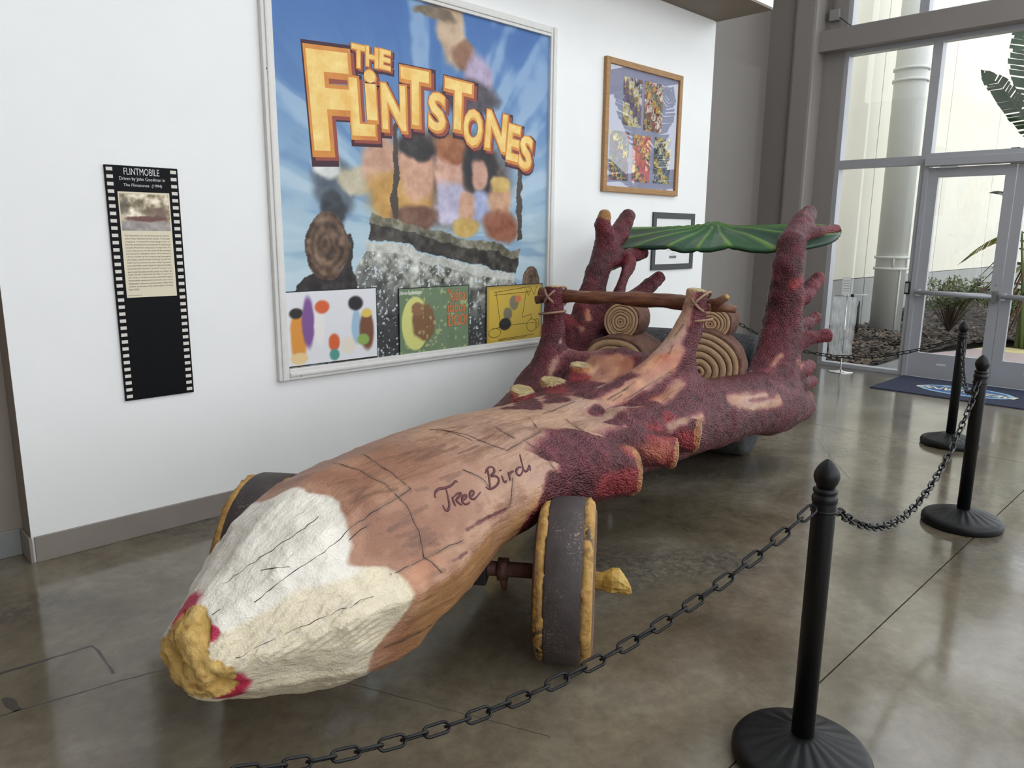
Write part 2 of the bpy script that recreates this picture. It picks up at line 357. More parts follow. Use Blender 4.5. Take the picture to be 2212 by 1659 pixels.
# high ceiling of the hall
M_ceil = mat('hall_ceiling_paint', (205, 205, 202), .8)
ch_h = tag(empty('ceiling_hall', (2.7, -.5, 7.4)), kind='structure')               # flat roof; unseen long skylight added to bring in soft overhead light
ADDED_SKYLIGHT = (-.5, 8.6, -3.6, .8)
for lo, hi in (((-4.5, -6.2), (9.95, ADDED_SKYLIGHT[2])), ((-4.5, ADDED_SKYLIGHT[3]), (9.95, 5.2)), ((-4.5, ADDED_SKYLIGHT[2]), (ADDED_SKYLIGHT[0], ADDED_SKYLIGHT[3])), ((ADDED_SKYLIGHT[1], ADDED_SKYLIGHT[2]), (9.95, ADDED_SKYLIGHT[3]))):
    box('roof_panel', (lo[0] - 2.7, lo[1] + .5, 0), (hi[0] - 2.7, hi[1] + .5, .15), M_ceil, ch_h)
for k in range(5): x = ADDED_SKYLIGHT[0] + (ADDED_SKYLIGHT[1] - ADDED_SKYLIGHT[0]) * k / 4; box('added_skylight_bar', (x - .03 - 2.7, ADDED_SKYLIGHT[2] + .5, 0), (x + .03 - 2.7, ADDED_SKYLIGHT[3] + .5, .12), M_alu, ch_h)
mesh('added_skylight_pane', [(ADDED_SKYLIGHT[0] - 2.7, ADDED_SKYLIGHT[2] + .5, .07), (ADDED_SKYLIGHT[1] - 2.7, ADDED_SKYLIGHT[2] + .5, .07), (ADDED_SKYLIGHT[1] - 2.7, ADDED_SKYLIGHT[3] + .5, .07), (ADDED_SKYLIGHT[0] - 2.7, ADDED_SKYLIGHT[3] + .5, .07)], [(0, 1, 2, 3)], M_glass, ch_h)
box('wall_side', (-4.7, -6.2, 0), (-4.5, 4.9, 7.4), M_beige, kind='structure')
box('wall_back', (-4.5, -6.2, 0), (9.72, -6.0, 1.1), M_beige, kind='structure')  # unseen wall, kept low so sky light from behind reaches the front wall
for k in range(5): box('trim_%d' % (20 + k), (-4.5 + k * 3.5, -6.12, 1.1), (-4.35 + k * 3.5, -6.02, 7.4), M_beam, kind='structure')
# ------------------------------------------------------------------ window wall on the entrance side
XW = 9.76
box('trim_2', (9.45, 4.38, 0), (9.76, 4.66, 7.4), M_beam, kind='structure', bevel=.035)          # square tube column
box('trim_3', (9.72, 4.12, 0), (9.95, 4.40, 3.86), M_beam, kind='structure')
box('trim_4', (9.72, 4.12, 4.10), (9.95, 4.40, 7.4), M_beam, kind='structure')
bm_ = box('trim_5', (9.56, -6, 3.86), (9.80, 4.385, 4.10), M_beam, kind='structure', bevel=.006)
box('trim_6', (9.50, 4.66, 0), (9.95, 5.0, 7.4), M_grey, kind='structure')
def window(n, y0, y1, z0, z1, fr=.05, d=.11):
    w = tag(empty('window_%d' % n, (XW, (y0 + y1) / 2, z0)), kind='structure'); oy = -(y0 + y1) / 2; oz = -z0
    def b(nm, lo, hi, m): return box(nm, (lo[0], lo[1] + oy, lo[2] + oz), (hi[0], hi[1] + oy, hi[2] + oz), m, w)
    b('window_frame', (-.02, y0, z0), (d, y0 + fr, z1), M_alu); b('window_frame', (-.02, y1 - fr, z0), (d, y1, z1), M_alu)
    b('window_frame', (-.02, y0 + fr, z0), (d, y1 - fr, z0 + fr), M_alu); b('window_frame', (-.02, y0 + fr, z1 - fr), (d, y1 - fr, z1), M_alu)
    pane('pane', .048, y0 + fr + oy, y1 - fr + oy, z0 + fr + oz, z1 - fr + oz, M_glass, w)
    return w
window(1, 3.08, 4.12, .0, 2.53); window(2, 3.08, 4.12, 2.53, 3.86); window(3, 1.23, 3.08, 2.55, 3.86)
box('trim_7', (9.72, 1.23, 2.455), (9.87, 3.08, 2.55), M_alu, kind='structure')
yy = 4.12; k = 4
for y0 in (3.27, 1.9, .5, -.9, -2.3, -3.7, -5.1): window(k, y0, yy, 4.10, 7.3); yy = y0; k += 1
yy = 1.23
for y0 in (.0, -1.25, -2.5, -3.75, -5.0): window(k, y0, yy, 0, 2.53); window(k + 1, y0, yy, 2.53, 3.86); yy = y0; k += 2
M_steel = mat('brushed_steel', (190, 190, 192), .25, .9)
def door(n, y0, y1, hinge):
    d = tag(empty('door_%d' % n, (XW, (y0 + y1) / 2, 0)), kind='structure'); c = (y0 + y1) / 2; a, b = y0 - c, y1 - c
    box('stile', (0, a, .012), (.055, a + .10, 2.44), M_alu, d); box('stile', (0, b - .10, .012), (.055, b, 2.44), M_alu, d)
    box('bottom_rail', (0, a + .10, .012), (.055, b - .10, .30), M_alu, d); box('top_rail', (0, a + .10, 2.33), (.055, b - .10, 2.44), M_alu, d)
    pane('pane', .027, a + .10, b - .10, .30, 2.33, M_glass, d)
    pb = tube('push_bar', [(-.07, a + .06, 1.015), (-.07, b - .02, 1.015)], .028, M_alu, d, 12)
    box('bar_bracket', (-.09, a + .015, .955), (0, a + .065, 1.08), M_steel, pb, .004); box('bar_bracket', (-.09, b - .06, .975), (0, b - .015, 1.055), M_alu, pb, .004)
    ar = hinge
    box('closer_arm', (-.06, (b - .30), 2.425), (0, (b - .12), 2.445), M_steel, d)
    st = box('warning_sticker', (-.0012, .02, .17), (0, .12, .19), mat('sticker_white', (215, 215, 215), .5), d)
    for z in (.93, 1.13): box('bolt', (-.006, a + .045, z), (0, a + .057, z + .012), M_steel, d)
    return d
door(1, 2.165, 3.03, 1); door(2, 1.285, 2.155, -1)
box('trim_8', (9.72, 3.03, 0), (9.87, 3.08, 2.455), M_alu, kind='structure'); box('trim_9', (9.72, 1.23, 0), (9.87, 1.28, 2.455), M_alu, kind='structure')
box('trim_10', (9.66, 1.28, 2.455), (9.72, 3.06, 2.545), M_alu, kind='structure', bevel=.004)
t = tag(empty('access_reader', (9.74, 3.12, 1.06)), 'small grey door release button on the mullion left of door', 'door button')
box('housing', (-.03, -.025, -.075), (0, .025, .075), M_dark, t, .004); box('button_plate', (-.034, -.017, -.055), (-.03, .017, .055), M_alu, t)
t = tag(empty('notice_sticker', (9.738, 3.055, 1.97)), 'narrow white printed notice stuck on the door mullion', 'notice')
box('paper', (0, -.022, -.16), (.001, .022, .16), mat('notice_paper', (205, 207, 210), .5), t)
for i in range(9): box('text_line', (-.0006, -.017, .10 - i * .024), (0, .017, .108 - i * .024), mat('notice_ink', (120, 125, 135), .6) if i == 0 else bpy.data.materials['notice_ink'], t)
box('text_band', (-.0006, -.02, .12), (0, .02, .135), mat('notice_blue', (60, 80, 130), .6), t); box('text_band', (-.0006, -.02, -.125), (0, .02, -.11), M_dark, t)
t = tag(empty('junction_box', (9.70, 4.26, 4.22)), 'grey electrical junction box with conduit above the steel beam', 'junction box')
box('housing', (-.05, -.06, 0), (.02, .06, .13), mat('galvanised_grey', (150, 148, 145), .4, .5), t, .005)
tube('conduit', [(-.015, .03, .12), (-.015, .03, 1.6), (-.015, .03, 3.0)], .014, bpy.data.materials['galvanised_grey'], t); tube('cable', [(-.03, -.055, .03), (-.05, -.10, .0), (-.05, -.17, -.06), (-.03, -.24, -.115)], .005, M_dark, t, 6)

# ------------------------------------------------------------------ outside
M_conc = mat('white_tiltup_concrete', (214, 210, 195), .8, var=.03, vscale=.7); M_band = mat('grey_painted_plinth', (150, 151, 148), .8, var=.03, vscale=1)
M_seal = mat('dark_joint_sealant', (120, 118, 112), .8)  # sealant colour in the gaps between the concrete panels
wo = box('wall_outside', (9.95, 5.24, -.1), (32, 5.5, 9), M_seal, kind='structure')
JW = [9.95, 13.92, 17.6, 21.3, 25.0, 28.7, 32]
for a, b in zip(JW[:-1], JW[1:]):
    box('concrete_panel', (a + .012, 5.2, .95), (b - .012, 5.24, 9), M_conc, wo); box('plinth_panel', (a + .012, 5.185, -.1), (b - .012, 5.24, .935), M_band, wo)
M_asph = mat('dark_outdoor_ground', (92, 90, 86), .9, var=.1, vscale=5)
gr = box('ground_outside', (9.74, -12, -.2), (34, 5.24, -.03), M_asph, kind='structure')
# striped walkway
M_yel = mat('pale_yellow_paving', (205, 192, 140), .8, var=.05, vscale=5); M_pink = mat('mauve_paving', (168, 152, 152), .8, var=.06, vscale=6)
def strip(P, m): mesh('paving_strip', [(x, y, -.03) for x, y in P] + [(x, y, .0) for x, y in P], [(3, 2, 1, 0), (4, 5, 6, 7), (0, 1, 5, 4), (1, 2, 6, 5), (2, 3, 7, 6), (3, 0, 4, 7)], m, gr)
strip([(11.25, -8), (11.95, -8), (11.95, 3.45), (11.25, 3.6)], M_yel); strip([(11.96, -8), (12.95, -8), (12.95, 3.15), (11.96, 3.45)], M_pink); strip([(12.96, -8), (13.55, -8), (13.55, 3.0), (12.96, 3.15)], M_yel)
box('entrance_slab', (9.80, -3, -.03), (11.24, 3.55, -.004), mat('grey_entrance_slab', (105, 106, 108), .7, var=.05), gr)
# mulch bed
rm = np.random.RandomState(3)
def mulch_h(x, y): return .04 + .05 * np.sin(x * 1.3 + y) + .10 * smooth01(y, 3.6, 5.1) + .25 * smooth01(x, 13, 20)
M_mul = mat('dark_bark_mulch', (52, 44, 40), .95, col2=(24, 20, 19), vscale=26, bump=.9, bscale=50)
nx, ny = 150, 60; xs = np.linspace(9.88, 24, nx); V = []; 
for i, x in enumerate(xs):
    ylo = 3.62 if x < 11.3 else (3.62 - (x - 11.3) * .28 if x < 13.6 else 2.9 - (x - 13.6) * .9)
    for y in np.linspace(ylo, 5.16, ny): V.append((x, y, mulch_h(x, y) + rm.uniform(-.02, .02)))
V = np.array(V); i = np.arange((nx - 1) * (ny - 1)); r = i // (ny - 1) * ny + i % (ny - 1)
mb = tag(mesh('mulch_bed', V, np.stack([r, r + ny, r + ny + 1, r + 1], 1), M_mul, None, True), 'dark bark mulch covering the planting bed outside the window', 'mulch', kind='stuff')
cv = []; cf = []
for q in range(5200):
    x = 9.95 + 11 * rm.rand() ** 1.4; ylo = 3.66 if x < 11.3 else (3.66 - (x - 11.3) * .28 if x < 13.6 else 2.95 - (x - 13.6) * .9); y = ylo + (5.15 - ylo) * rm.rand(); z = mulch_h(x, y) + .025
    a = rm.rand() * 6.28; l = .02 + .05 * rm.rand(); w = .006 + .012 * rm.rand(); dz = rm.uniform(-.02, .03); n = len(cv)
    c, s = math.cos(a), math.sin(a)
    cv += [(x - l * c - w * s, y - l * s + w * c, z), (x - l * c + w * s, y - l * s - w * c, z), (x + l * c + w * s, y + l * s - w * c, z + dz), (x + l * c - w * s, y + l * s + w * c, z + dz + .01)]; cf.append((n, n + 1, n + 2, n + 3))
ch_ = mesh('mulch_chips', np.array(cv), np.array(cf), mat('bark_chip', (120, 104, 90), .9, col2=(40, 33, 30), vscale=1.7), mb); ch_['kind'] = 'stuff'
# downspout
M_pvc = mat('grey_white_downspout_paint', (206, 207, 203), .55, var=.03, vscale=1.5)
t = tag(empty('downspout', (13.2, 4.52, .0)), 'fat grey round downspout pipe standing outside against the building', 'drain pipe')
lathe('pipe', [(.235, -.05), (.235, 8.6)], M_pvc, t, 36); tube('seam', [(-.14, -.20, 0), (-.14, -.20, 1.13)], .012, M_pvc, t)
for z in (1.15, 1.33, 4.05, 4.22): lathe('coupling', [(.236, z - .02), (.262, z - .02), (.262, z + .02), (.236, z + .02)], M_pvc, t, 36)
for a in (3.6, 4.6): tube('coupling_bolt', [(.25 * math.cos(a), .25 * math.sin(a), 1.15), (.25 * math.cos(a), .25 * math.sin(a), 1.33)], .012, M_pvc, t)
# plants
M_leaf = mat('bird_of_paradise_leaf', (62, 92, 58), .4, col2=(40, 66, 46), vscale=5); M_leafy = mat('yellowing_leaf', (170, 150, 60), .5, col2=(70, 100, 55), vscale=7); M_stem = mat('green_stem', (96, 112, 70), .5)
def big_leaf(parent, base, mid, tip, w, m, split=True, sd=0):
    rn = random.Random(sd); base, mid, tip = Vector(base), Vector(mid), Vector(tip); N = 22; V = []; F = []
    C = [(mid.lerp(tip, k / N) + Vector((0, 0, .12 * math.sin(math.pi * k / N)))) for k in range(N + 1)]
    side = (tip - mid).cross(Vector((.3, .2, 1))).normalized(); nrm = side.cross(tip - mid).normalized()
    for sgn in (-1, 1):
        for k in range(N):
            w0 = w * math.sin(math.pi * min(1, (k + .8) / N * .93 + .05)) ** .7; w1 = w * math.sin(math.pi * min(1, (k + 1.8) / N * .93 + .05)) ** .7
            dr = (tip - mid).normalized() * (w0 * .5); gp = (rn.random() < .5 and split)
            a, b = C[k], C[k + 1]; e = a.lerp(b, .72 if gp else 1.0); ln = rn.uniform(.85, 1.1) if split else 1
            n = len(V); V += [a, e, e + side * sgn * w1 * ln + dr - nrm * w1 * .25, a + side * sgn * w0 * ln + dr - nrm * w0 * .25]; F.append((n, n + 1, n + 2, n + 3))
    lf = mesh('leaf', [tuple(v) for v in V], F, m, parent, False)
    tube('leaf_stem', [tuple(base), tuple(base.lerp(mid, .5) + Vector((0, 0, .1))), tuple(mid)] + [tuple(c) for c in C[::4]], [.03, .022, .016] + [.012, .010, .008, .006, .004, .003][:len(C[::4])], M_stem, lf, 6)
    return lf
t = tag(empty('bird_of_paradise', (13.6, 2.62, 0)), 'tall plant with big torn paddle leaves outside beyond the doors', 'plant'); bx, by = 13.6, 2.62
def rel(p): return (p[0] - bx, p[1] - by, p[2])
LV = [((13.1, 2.72, 3.0), (12.5, 3.36, 3.95), .17, 0), ((13.3, 2.7, 3.1), (13.0, 3.0, 4.7), .30, 0), ((13.4, 2.6, 2.9), (12.9, 2.5, 4.4), .34, 0), ((13.3, 2.78, 1.75), (12.9, 3.46, 1.25), .15, 1), ((13.5, 2.75, 2.0), (13.4, 3.3, 2.32), .08, 0),
      ((13.5, 2.5, 2.2), (12.8, 2.0, 3.0), .28, 0), ((13.7, 2.6, 2.6), (14.2, 2.7, 4.2), .3, 0), ((13.6, 2.75, 2.3), (13.3, 3.05, 2.95), .16, 0), ((13.5, 2.4, 1.8), (13.2, 1.7, 2.4), .26, 0), ((13.6, 2.7, 1.3), (13.2, 3.0, .75), .14, 1)]
for n, (md, tp, w, y) in enumerate(LV): big_leaf(t, (random.uniform(-.1, .1), random.uniform(-.1, .1), 0), rel(md), rel(tp), w, M_leafy if y else M_leaf, True, n)
t2 = tag(empty('bird_of_paradise', (12.7, -.7, 0)), 'paddle-leaved plant outside, showing only as a reflection in the oak frame', 'plant')
for n, (md, tp, w, y) in enumerate(LV): big_leaf(t2, (random.uniform(-.1, .1), random.uniform(-.1, .1), 0), (md[0] - bx, md[1] - by, md[2] + .3), (tp[0] - bx, (tp[1] - by) * 1.3, tp[2] + .3), w * 1.3, M_leaf, True, n + 20)
M_dry = mat('dry_frond', (128, 100, 70), .8, col2=(70, 52, 38), vscale=9)
for n in range(46):
    a = random.uniform(0, 6.28); z = random.uniform(.1, 1.5); l = random.uniform(.3, .8)
    tube('dry_frond', [(0, 0, z + .3), (l * .4 * math.cos(a), l * .4 * math.sin(a), z + .35), (l * math.cos(a), l * math.sin(a), z - .2)], [.02, .016, .004], M_dry, t, 5)
M_twig = mat('shrub_twig', (92, 74, 58), .9); M_sleaf = mat('shrub_leaf', (110, 122, 62), .6, col2=(56, 70, 40), vscale=12)
def shrub(loc, h, n, label, sd):
    rn = random.Random(sd); t = tag(empty('garden_shrub', loc), label, 'shrub'); ln = []; V = []; F = []
    for k in range(n):
        a = rn.uniform(0, 6.28); r = rn.uniform(.1, .55) * h; zz = rn.uniform(.5, 1) * h
        p = [(0, 0, 0), (r * .5 * math.cos(a), r * .5 * math.sin(a), zz * .55), (r * math.cos(a) + rn.uniform(-.05, .05), r * math.sin(a), zz)]; ln.append(p)
        for q in range(26):
            u = rn.uniform(.35, 1); e = Vector(p[1]).lerp(Vector(p[2]), u) + Vector((rn.uniform(-.07, .07), rn.uniform(-.07, .07), rn.uniform(-.05, .05))); s = rn.uniform(.012, .03); d1 = Vector((rn.uniform(-1, 1), rn.uniform(-1, 1), rn.uniform(-1, 1))).normalized(); d2 = d1.orthogonal().normalized()
            m = len(V); V += [tuple(e - d1 * s * 1.6), tuple(e + d2 * s * .7), tuple(e + d1 * s * 1.6), tuple(e - d2 * s * .7)]; F.append((m, m + 1, m + 2, m + 3))
    tubes('twigs', ln, [.008, .006, .003], M_twig, t, 5); f = mesh('foliage', V, F, M_sleaf, t); f['kind'] = 'stuff'
shrub((13.9, 3.75, .12), .95, 60, 'sparse twiggy shrub on the mulch seen through left glass door', 2); shrub((14.8, 3.2, .15), .7, 40, 'low bushy shrub on the mulch behind the door push bar', 4)
for k, (x, y, h) in enumerate(((13.0, 4.05, .75), (13.15, 4.1, .95))):
    pass
t = tag(empty('garden_stake', (12.1, 4.55, .05)), 'thin dark stake standing in the mulch by downspout', 'stake'); tube('rod', [(0, 0, 0), (.02, .01, .55)], .02, M_dark, t); tube('rod_tip', [(.02, .01, .55), (.03, .012, .62)], .012, M_dark, t)
t = tag(empty('garden_stake', (13.7, 4.15, .12)), 'thin leaning dark stake in the mulch behind left door', 'stake'); tube('rod', [(0, 0, 0), (.03, -.02, .5), (.06, -.03, .78)], [.024, .02, .015], M_dark, t); tube('rod_tip', [(.04, -.02, .5), (.0, -.04, .66)], .01, M_dark, t)

# ------------------------------------------------------------------ mesh the carved trunk
STROKES = json.loads('''{"crack":[[[101,124,650],[116,130,657],[130,136,665],[145,142,672],[160,148,680],[177,154,688],[194,162,696],[212,169,704],[229,176,712],[247,183,720],[262,189,727],[278,196,735],[294,202,742],[312,207,749],[333,209,757],[356,212,766],[378,215,774],[401,218,783],[423,221,790],[445,225,797],[468,229,804],[491,233,812],[521,235,816],[553,235,820],[587,235,823],[620,237,825],[654,239,827]],[[15,140,526],[30,148,531],[44,156,535],[58,164,540],[73,173,544],[88,181,549],[101,189,552],[115,197,555],[129,206,559],[144,214,562],[158,222,566],[173,231,569],[189,240,573],[206,250,578],[224,260,582],[241,270,586],[258,279,591],[273,288,594],[288,297,597],[304,306,600],[323,312,602],[342,319,603],[360,325,604]],[[603,-44,884],[602,-13,884],[607,11,880],[612,36,877],[618,60,873],[612,90,868],[606,120,863],[601,149,857],[595,178,852],[583,214,844],[590,233,827],[597,246,810],[604,259,793],[610,272,776],[607,285,757],[603,298,738],[600,311,719],[592,324,698],[584,337,678],[572,352,654],[592,370,630],[604,391,601]],[[730,-32,890],[716,7,886],[704,42,882],[695,75,877],[683,112,870],[671,148,863],[660,183,856],[649,217,847],[654,236,832]],[[91,12,679],[104,19,686],[118,26,694],[131,33,701],[145,41,709],[159,48,716],[173,55,724],[187,62,732],[201,69,739],[216,76,747],[230,82,755],[244,89,763],[259,96,771],[273,103,779],[288,110,787],[303,116,794],[323,119,800],[342,121,806],[362,124,812]],[[161,86,711],[172,106,715],[183,126,718],[196,143,720],[212,157,720]],[[422,309,405],[452,318,403],[483,327,401],[504,333,403],[533,334,400],[563,335,397],[592,337,394],[621,339,392]],[[376,226,757],[398,230,764],[421,234,771],[444,238,778]],[[440,331,640],[466,338,644],[492,346,649],[524,349,651],[550,352,651],[577,355,651],[604,358,650],[632,361,650],[660,364,650],[689,368,649],[721,371,647],[753,374,645]],[[10,44,620],[23,50,628],[36,57,635]],[[1311,290,849],[1315,318,835],[1323,344,820],[1334,369,803],[1331,387,784],[1332,403,764],[1337,418,742]],[[1660,120,844],[1588,188,837],[1456,286,850]],[[1199,280,834],[1242,284,839],[1283,290,845],[1331,293,849],[1387,293,851],[1456,286,850]],[[1351,136,872],[1316,187,871],[1298,226,866],[1290,259,857]],[[1831,219,813],[1775,275,815],[1728,324,815],[1687,371,814],[1661,409,809],[1647,444,796],[1646,474,779],[1649,501,761]],[[1169,-65,872],[1170,-29,873],[1174,4,873],[1179,36,873],[1187,66,872],[1197,94,870],[1191,129,866],[1189,160,861],[1188,191,856],[1188,220,851],[1191,247,844],[1198,272,837]],[[934,254,824],[955,276,808],[978,296,791],[984,312,775],[991,327,759]],[[1102,362,761],[1083,374,733],[1070,381,703],[1045,381,675]],[[1178,-17,873],[1174,18,873],[1172,50,873],[1163,85,871],[1159,117,868],[1158,146,864]],[[1793,124,834],[1869,117,830],[1932,118,830],[1977,129,835],[2027,137,840],[2079,146,844]],[[2876,416,1163],[2830,394,1108]],[[2783,399,1062],[2727,390,1016]],[[2708,431,932],[2660,413,919],[2611,397,906],[2567,379,892],[2519,363,879],[2470,348,866],[2420,334,852],[2364,323,841],[2314,310,829]],[[2395,294,874],[2340,281,862],[2289,266,849],[2233,254,837]],[[2326,291,849],[2249,273,831]],[[2460,307,895],[2412,294,880],[2358,284,867]],[[2507,478,826],[2439,477,819]]],"gash":[[[794,363,667],[834,364,668],[876,365,670],[919,365,671],[962,367,669],[1001,371,669],[1035,379,671]],[[668,390,609],[707,392,610],[750,392,610]]],"letter":[[[732,280,784],[739,271,796],[767,266,804],[796,272,799],[835,276,798],[871,270,807],[871,277,799]],[[804,274,797],[789,294,773],[776,310,750],[755,316,739],[744,309,747],[748,300,760]],[[809,297,770],[805,307,757],[802,317,743]],[[810,300,767],[842,298,774],[859,301,771],[846,306,764],[816,307,759],[826,320,743],[833,324,738]],[[842,318,748],[869,317,752],[874,310,762],[853,310,759],[838,319,746],[848,327,734],[871,328,737]],[[882,320,749],[908,320,753],[913,312,765],[892,312,761],[879,322,747],[897,329,738],[940,325,751]],[[1038,294,806],[1011,316,779],[992,333,752]],[[1012,300,795],[1034,292,807],[1058,295,811],[1066,306,805],[1052,316,794],[1021,315,784],[1044,324,783],[1047,337,771],[1030,342,756],[1004,339,749],[985,332,750],[977,324,760]],[[1067,337,779],[1059,347,764],[1061,353,756],[1073,354,761]],[[1080,323,796],[1079,327,793]],[[1102,343,784],[1093,353,769],[1087,360,758]],[[1094,351,772],[1114,348,781],[1131,351,781]],[[1185,358,782],[1171,351,788],[1145,353,782],[1133,361,770],[1143,368,762],[1167,368,768],[1186,360,781]],[[1230,321,818],[1204,343,799],[1181,364,775],[1185,371,767],[1206,371,771],[1229,363,785],[1213,377,765]]],"mark":[[[465,117,846],[482,128,849],[498,139,853],[521,144,853],[545,150,854],[505,161,850],[475,164,841],[448,165,832],[467,174,837],[487,184,841],[510,191,845],[538,194,846],[558,205,845],[580,214,844],[605,221,841]],[[501,278,751],[536,281,752],[571,284,753],[607,287,754]],[[559,311,712],[592,318,707],[626,325,702],[660,333,697],[631,330,696],[602,327,695],[573,324,694],[545,322,694],[571,329,687],[597,336,681],[624,344,674],[651,352,667]],[[467,368,602],[489,375,605],[514,380,606],[542,382,606],[571,385,605],[618,393,599]],[[481,50,862],[503,65,865],[532,74,866],[562,83,866]],[[496,276,752],[527,276,757],[558,276,762],[590,276,767],[619,278,769],[648,281,770],[678,284,772]],[[877,94,875],[916,98,874],[956,101,873],[981,133,869],[936,132,869],[893,131,869],[835,126,870]],[[1008,189,857],[1048,189,856],[1087,190,856],[1127,192,856]],[[678,246,823],[727,254,816]],[[808,249,825],[845,251,823],[882,253,822],[919,256,822],[876,259,817],[833,261,813]],[[1177,160,862],[1228,165,861],[1268,179,866]],[[513,295,729],[545,300,726],[578,305,723],[610,310,721],[643,317,719],[611,315,714],[579,315,709],[547,314,705],[516,314,702],[542,319,698],[568,324,694],[594,329,690],[620,335,687],[647,341,683],[618,340,680],[589,338,676],[560,337,673],[532,337,670],[559,343,665],[586,349,660],[614,356,655],[642,362,650]],[[848,75,877],[883,82,876],[918,88,875],[955,94,874],[992,100,873],[1031,106,872],[974,116,871],[921,123,871],[870,130,869],[821,137,868],[857,140,868],[894,143,867],[932,146,867],[972,149,866],[1013,151,865],[1055,153,864]],[[1174,-41,873],[1201,-28,872],[1229,-16,872],[1257,-3,871],[1286,9,871],[1315,22,870],[1252,26,871],[1191,30,873],[1133,34,874]],[[685,44,880],[718,49,881],[754,52,880],[791,54,880],[828,57,879],[867,60,878]]],"maroon":[[130,[[1326,430,623],[1476,478,655],[1625,558,657],[1717,626,643]]],[100,[[1223,383,552],[1282,421,625]]],[70,[[1404,439,736],[1541,466,764]]],[55,[[2114,260,805],[2052,259,799]]],[60,[[2036,445,791],[2027,486,772]]],[75,[[1790,484,765],[1875,537,762],[1945,579,769]]],[50,[[1954,405,799],[2080,399,811]]],[50,[[2240,192,861],[2475,245,913],[2641,336,972]]],[50,[[2949,485,1268],[2890,480,1119],[2858,477,967],[2599,491,831],[2255,508,802]]],[100,[[2140,456,807],[2409,526,798]]],[70,[[2242,-239,786],[1868,-2,837],[1829,-56,838]]],[70,[[2323,-100,813],[2061,61,843]]],[80,[[2676,-111,830],[2221,129,857]]],[60,[[2345,-196,798],[2397,-40,819]]]],"tan":[[30,[[2233,587,744],[2288,619,762],[2589,634,728]]],[40,[[3014,715,734],[3211,760,679],[3626,827,632]]],[18,[[3945,671,766],[4102,717,854]]],[30,[[2413,453,822],[2551,467,833],[2724,465,866]]],[45,[[2767,420,1035],[2695,419,952],[2454,323,882],[2232,252,839]]],[30,[[2956,692,757],[3475,775,702]]],[20,[[2807,-350,861],[2862,-348,919]]],[18,[[3826,-618,1192],[3769,-562,1048]]],[18,[[3719,-587,984],[3719,-618,999]]],[20,[[4211,819,813],[4425,804,753]]],[20,[[2838,-362,903],[2766,-349,820]]],[90,[[2862,-101,885],[2892,19,906],[2640,310,972]]],[60,[[2847,39,873],[2684,24,837],[2773,-90,872]]],[50,[[2678,348,993],[2565,287,941]]]],"red":[[55,[[1601,537,618],[1672,590,618],[1731,636,627]]],[60,[[2259,-248,807],[2242,-239,786]]],[50,[[2530,-191,805],[2386,-104,814]]],[55,[[2718,-126,876],[2701,-112,839]]],[50,[[1963,617,759],[2284,683,675]]],[45,[[1766,565,739],[1955,696,677]]],[20,[[2251,559,782],[2326,552,791]]],[20,[[2125,520,758],[2163,546,747]]],[25,[[3737,-683,1043],[3725,-639,1014]]],[30,[[4232,748,1327],[4337,787,1371]]]],"orange":[[45,[[1788,562,739],[1931,655,700]]],[50,[[526,367,626],[586,367,634]]],[50,[[465,369,599],[505,374,613]]]]}''')
HG = .0115; LO = np.array([-.12, -1.12, .09]); DIM = np.array([int(5.12 / HG), int(2.24 / HG), int(1.84 / HG)])
def grid_block(i0, i1):
    ax = [LO[a] + HG * np.arange(i0[a], i1[a]) for a in range(3)]
    return np.stack(np.meshgrid(*ax, indexing='ij'), -1).astype(np.float32)
def idx(lo, hi):
    a = np.clip(np.floor((np.array(lo) - LO) / HG).astype(int), 0, DIM); b = np.clip(np.ceil((np.array(hi) - LO) / HG).astype(int) + 1, 0, DIM); return a, b
def build_field():
    Fd = np.full(DIM, .4, np.float32)
    a, b = idx((-.12, -.76, .09), (4.05, .76, 1.08)); s0 = a[0]
    while s0 < b[0]:
        s1 = min(s0 + 60, b[0]); Fd[s0:s1, a[1]:b[1], a[2]:b[2]] = loft(grid_block((s0, a[1], a[2]), (s1, b[1], b[2]))); s0 = s1
    for part, P, k, cut in CH:
        mg = P[:, 3].max() + k + .03; a, b = idx(P[:, :3].min(0) - mg, P[:, :3].max(0) + mg)
        sl = tuple(slice(a[i], b[i]) for i in range(3)); Fd[sl] = smin(Fd[sl], chain_d(grid_block(a, b), P, cut), k)
    for lo, hi, r, k in CARVE:
        lo2 = np.array(lo) - .1; hi2 = np.array(hi) + .1; a, b = idx(lo2, hi2); sl = tuple(slice(a[i], b[i]) for i in range(3))
        Fd[sl] = smax(Fd[sl], -sbox(grid_block(a, b), lo, hi, r), k)
    return Fd
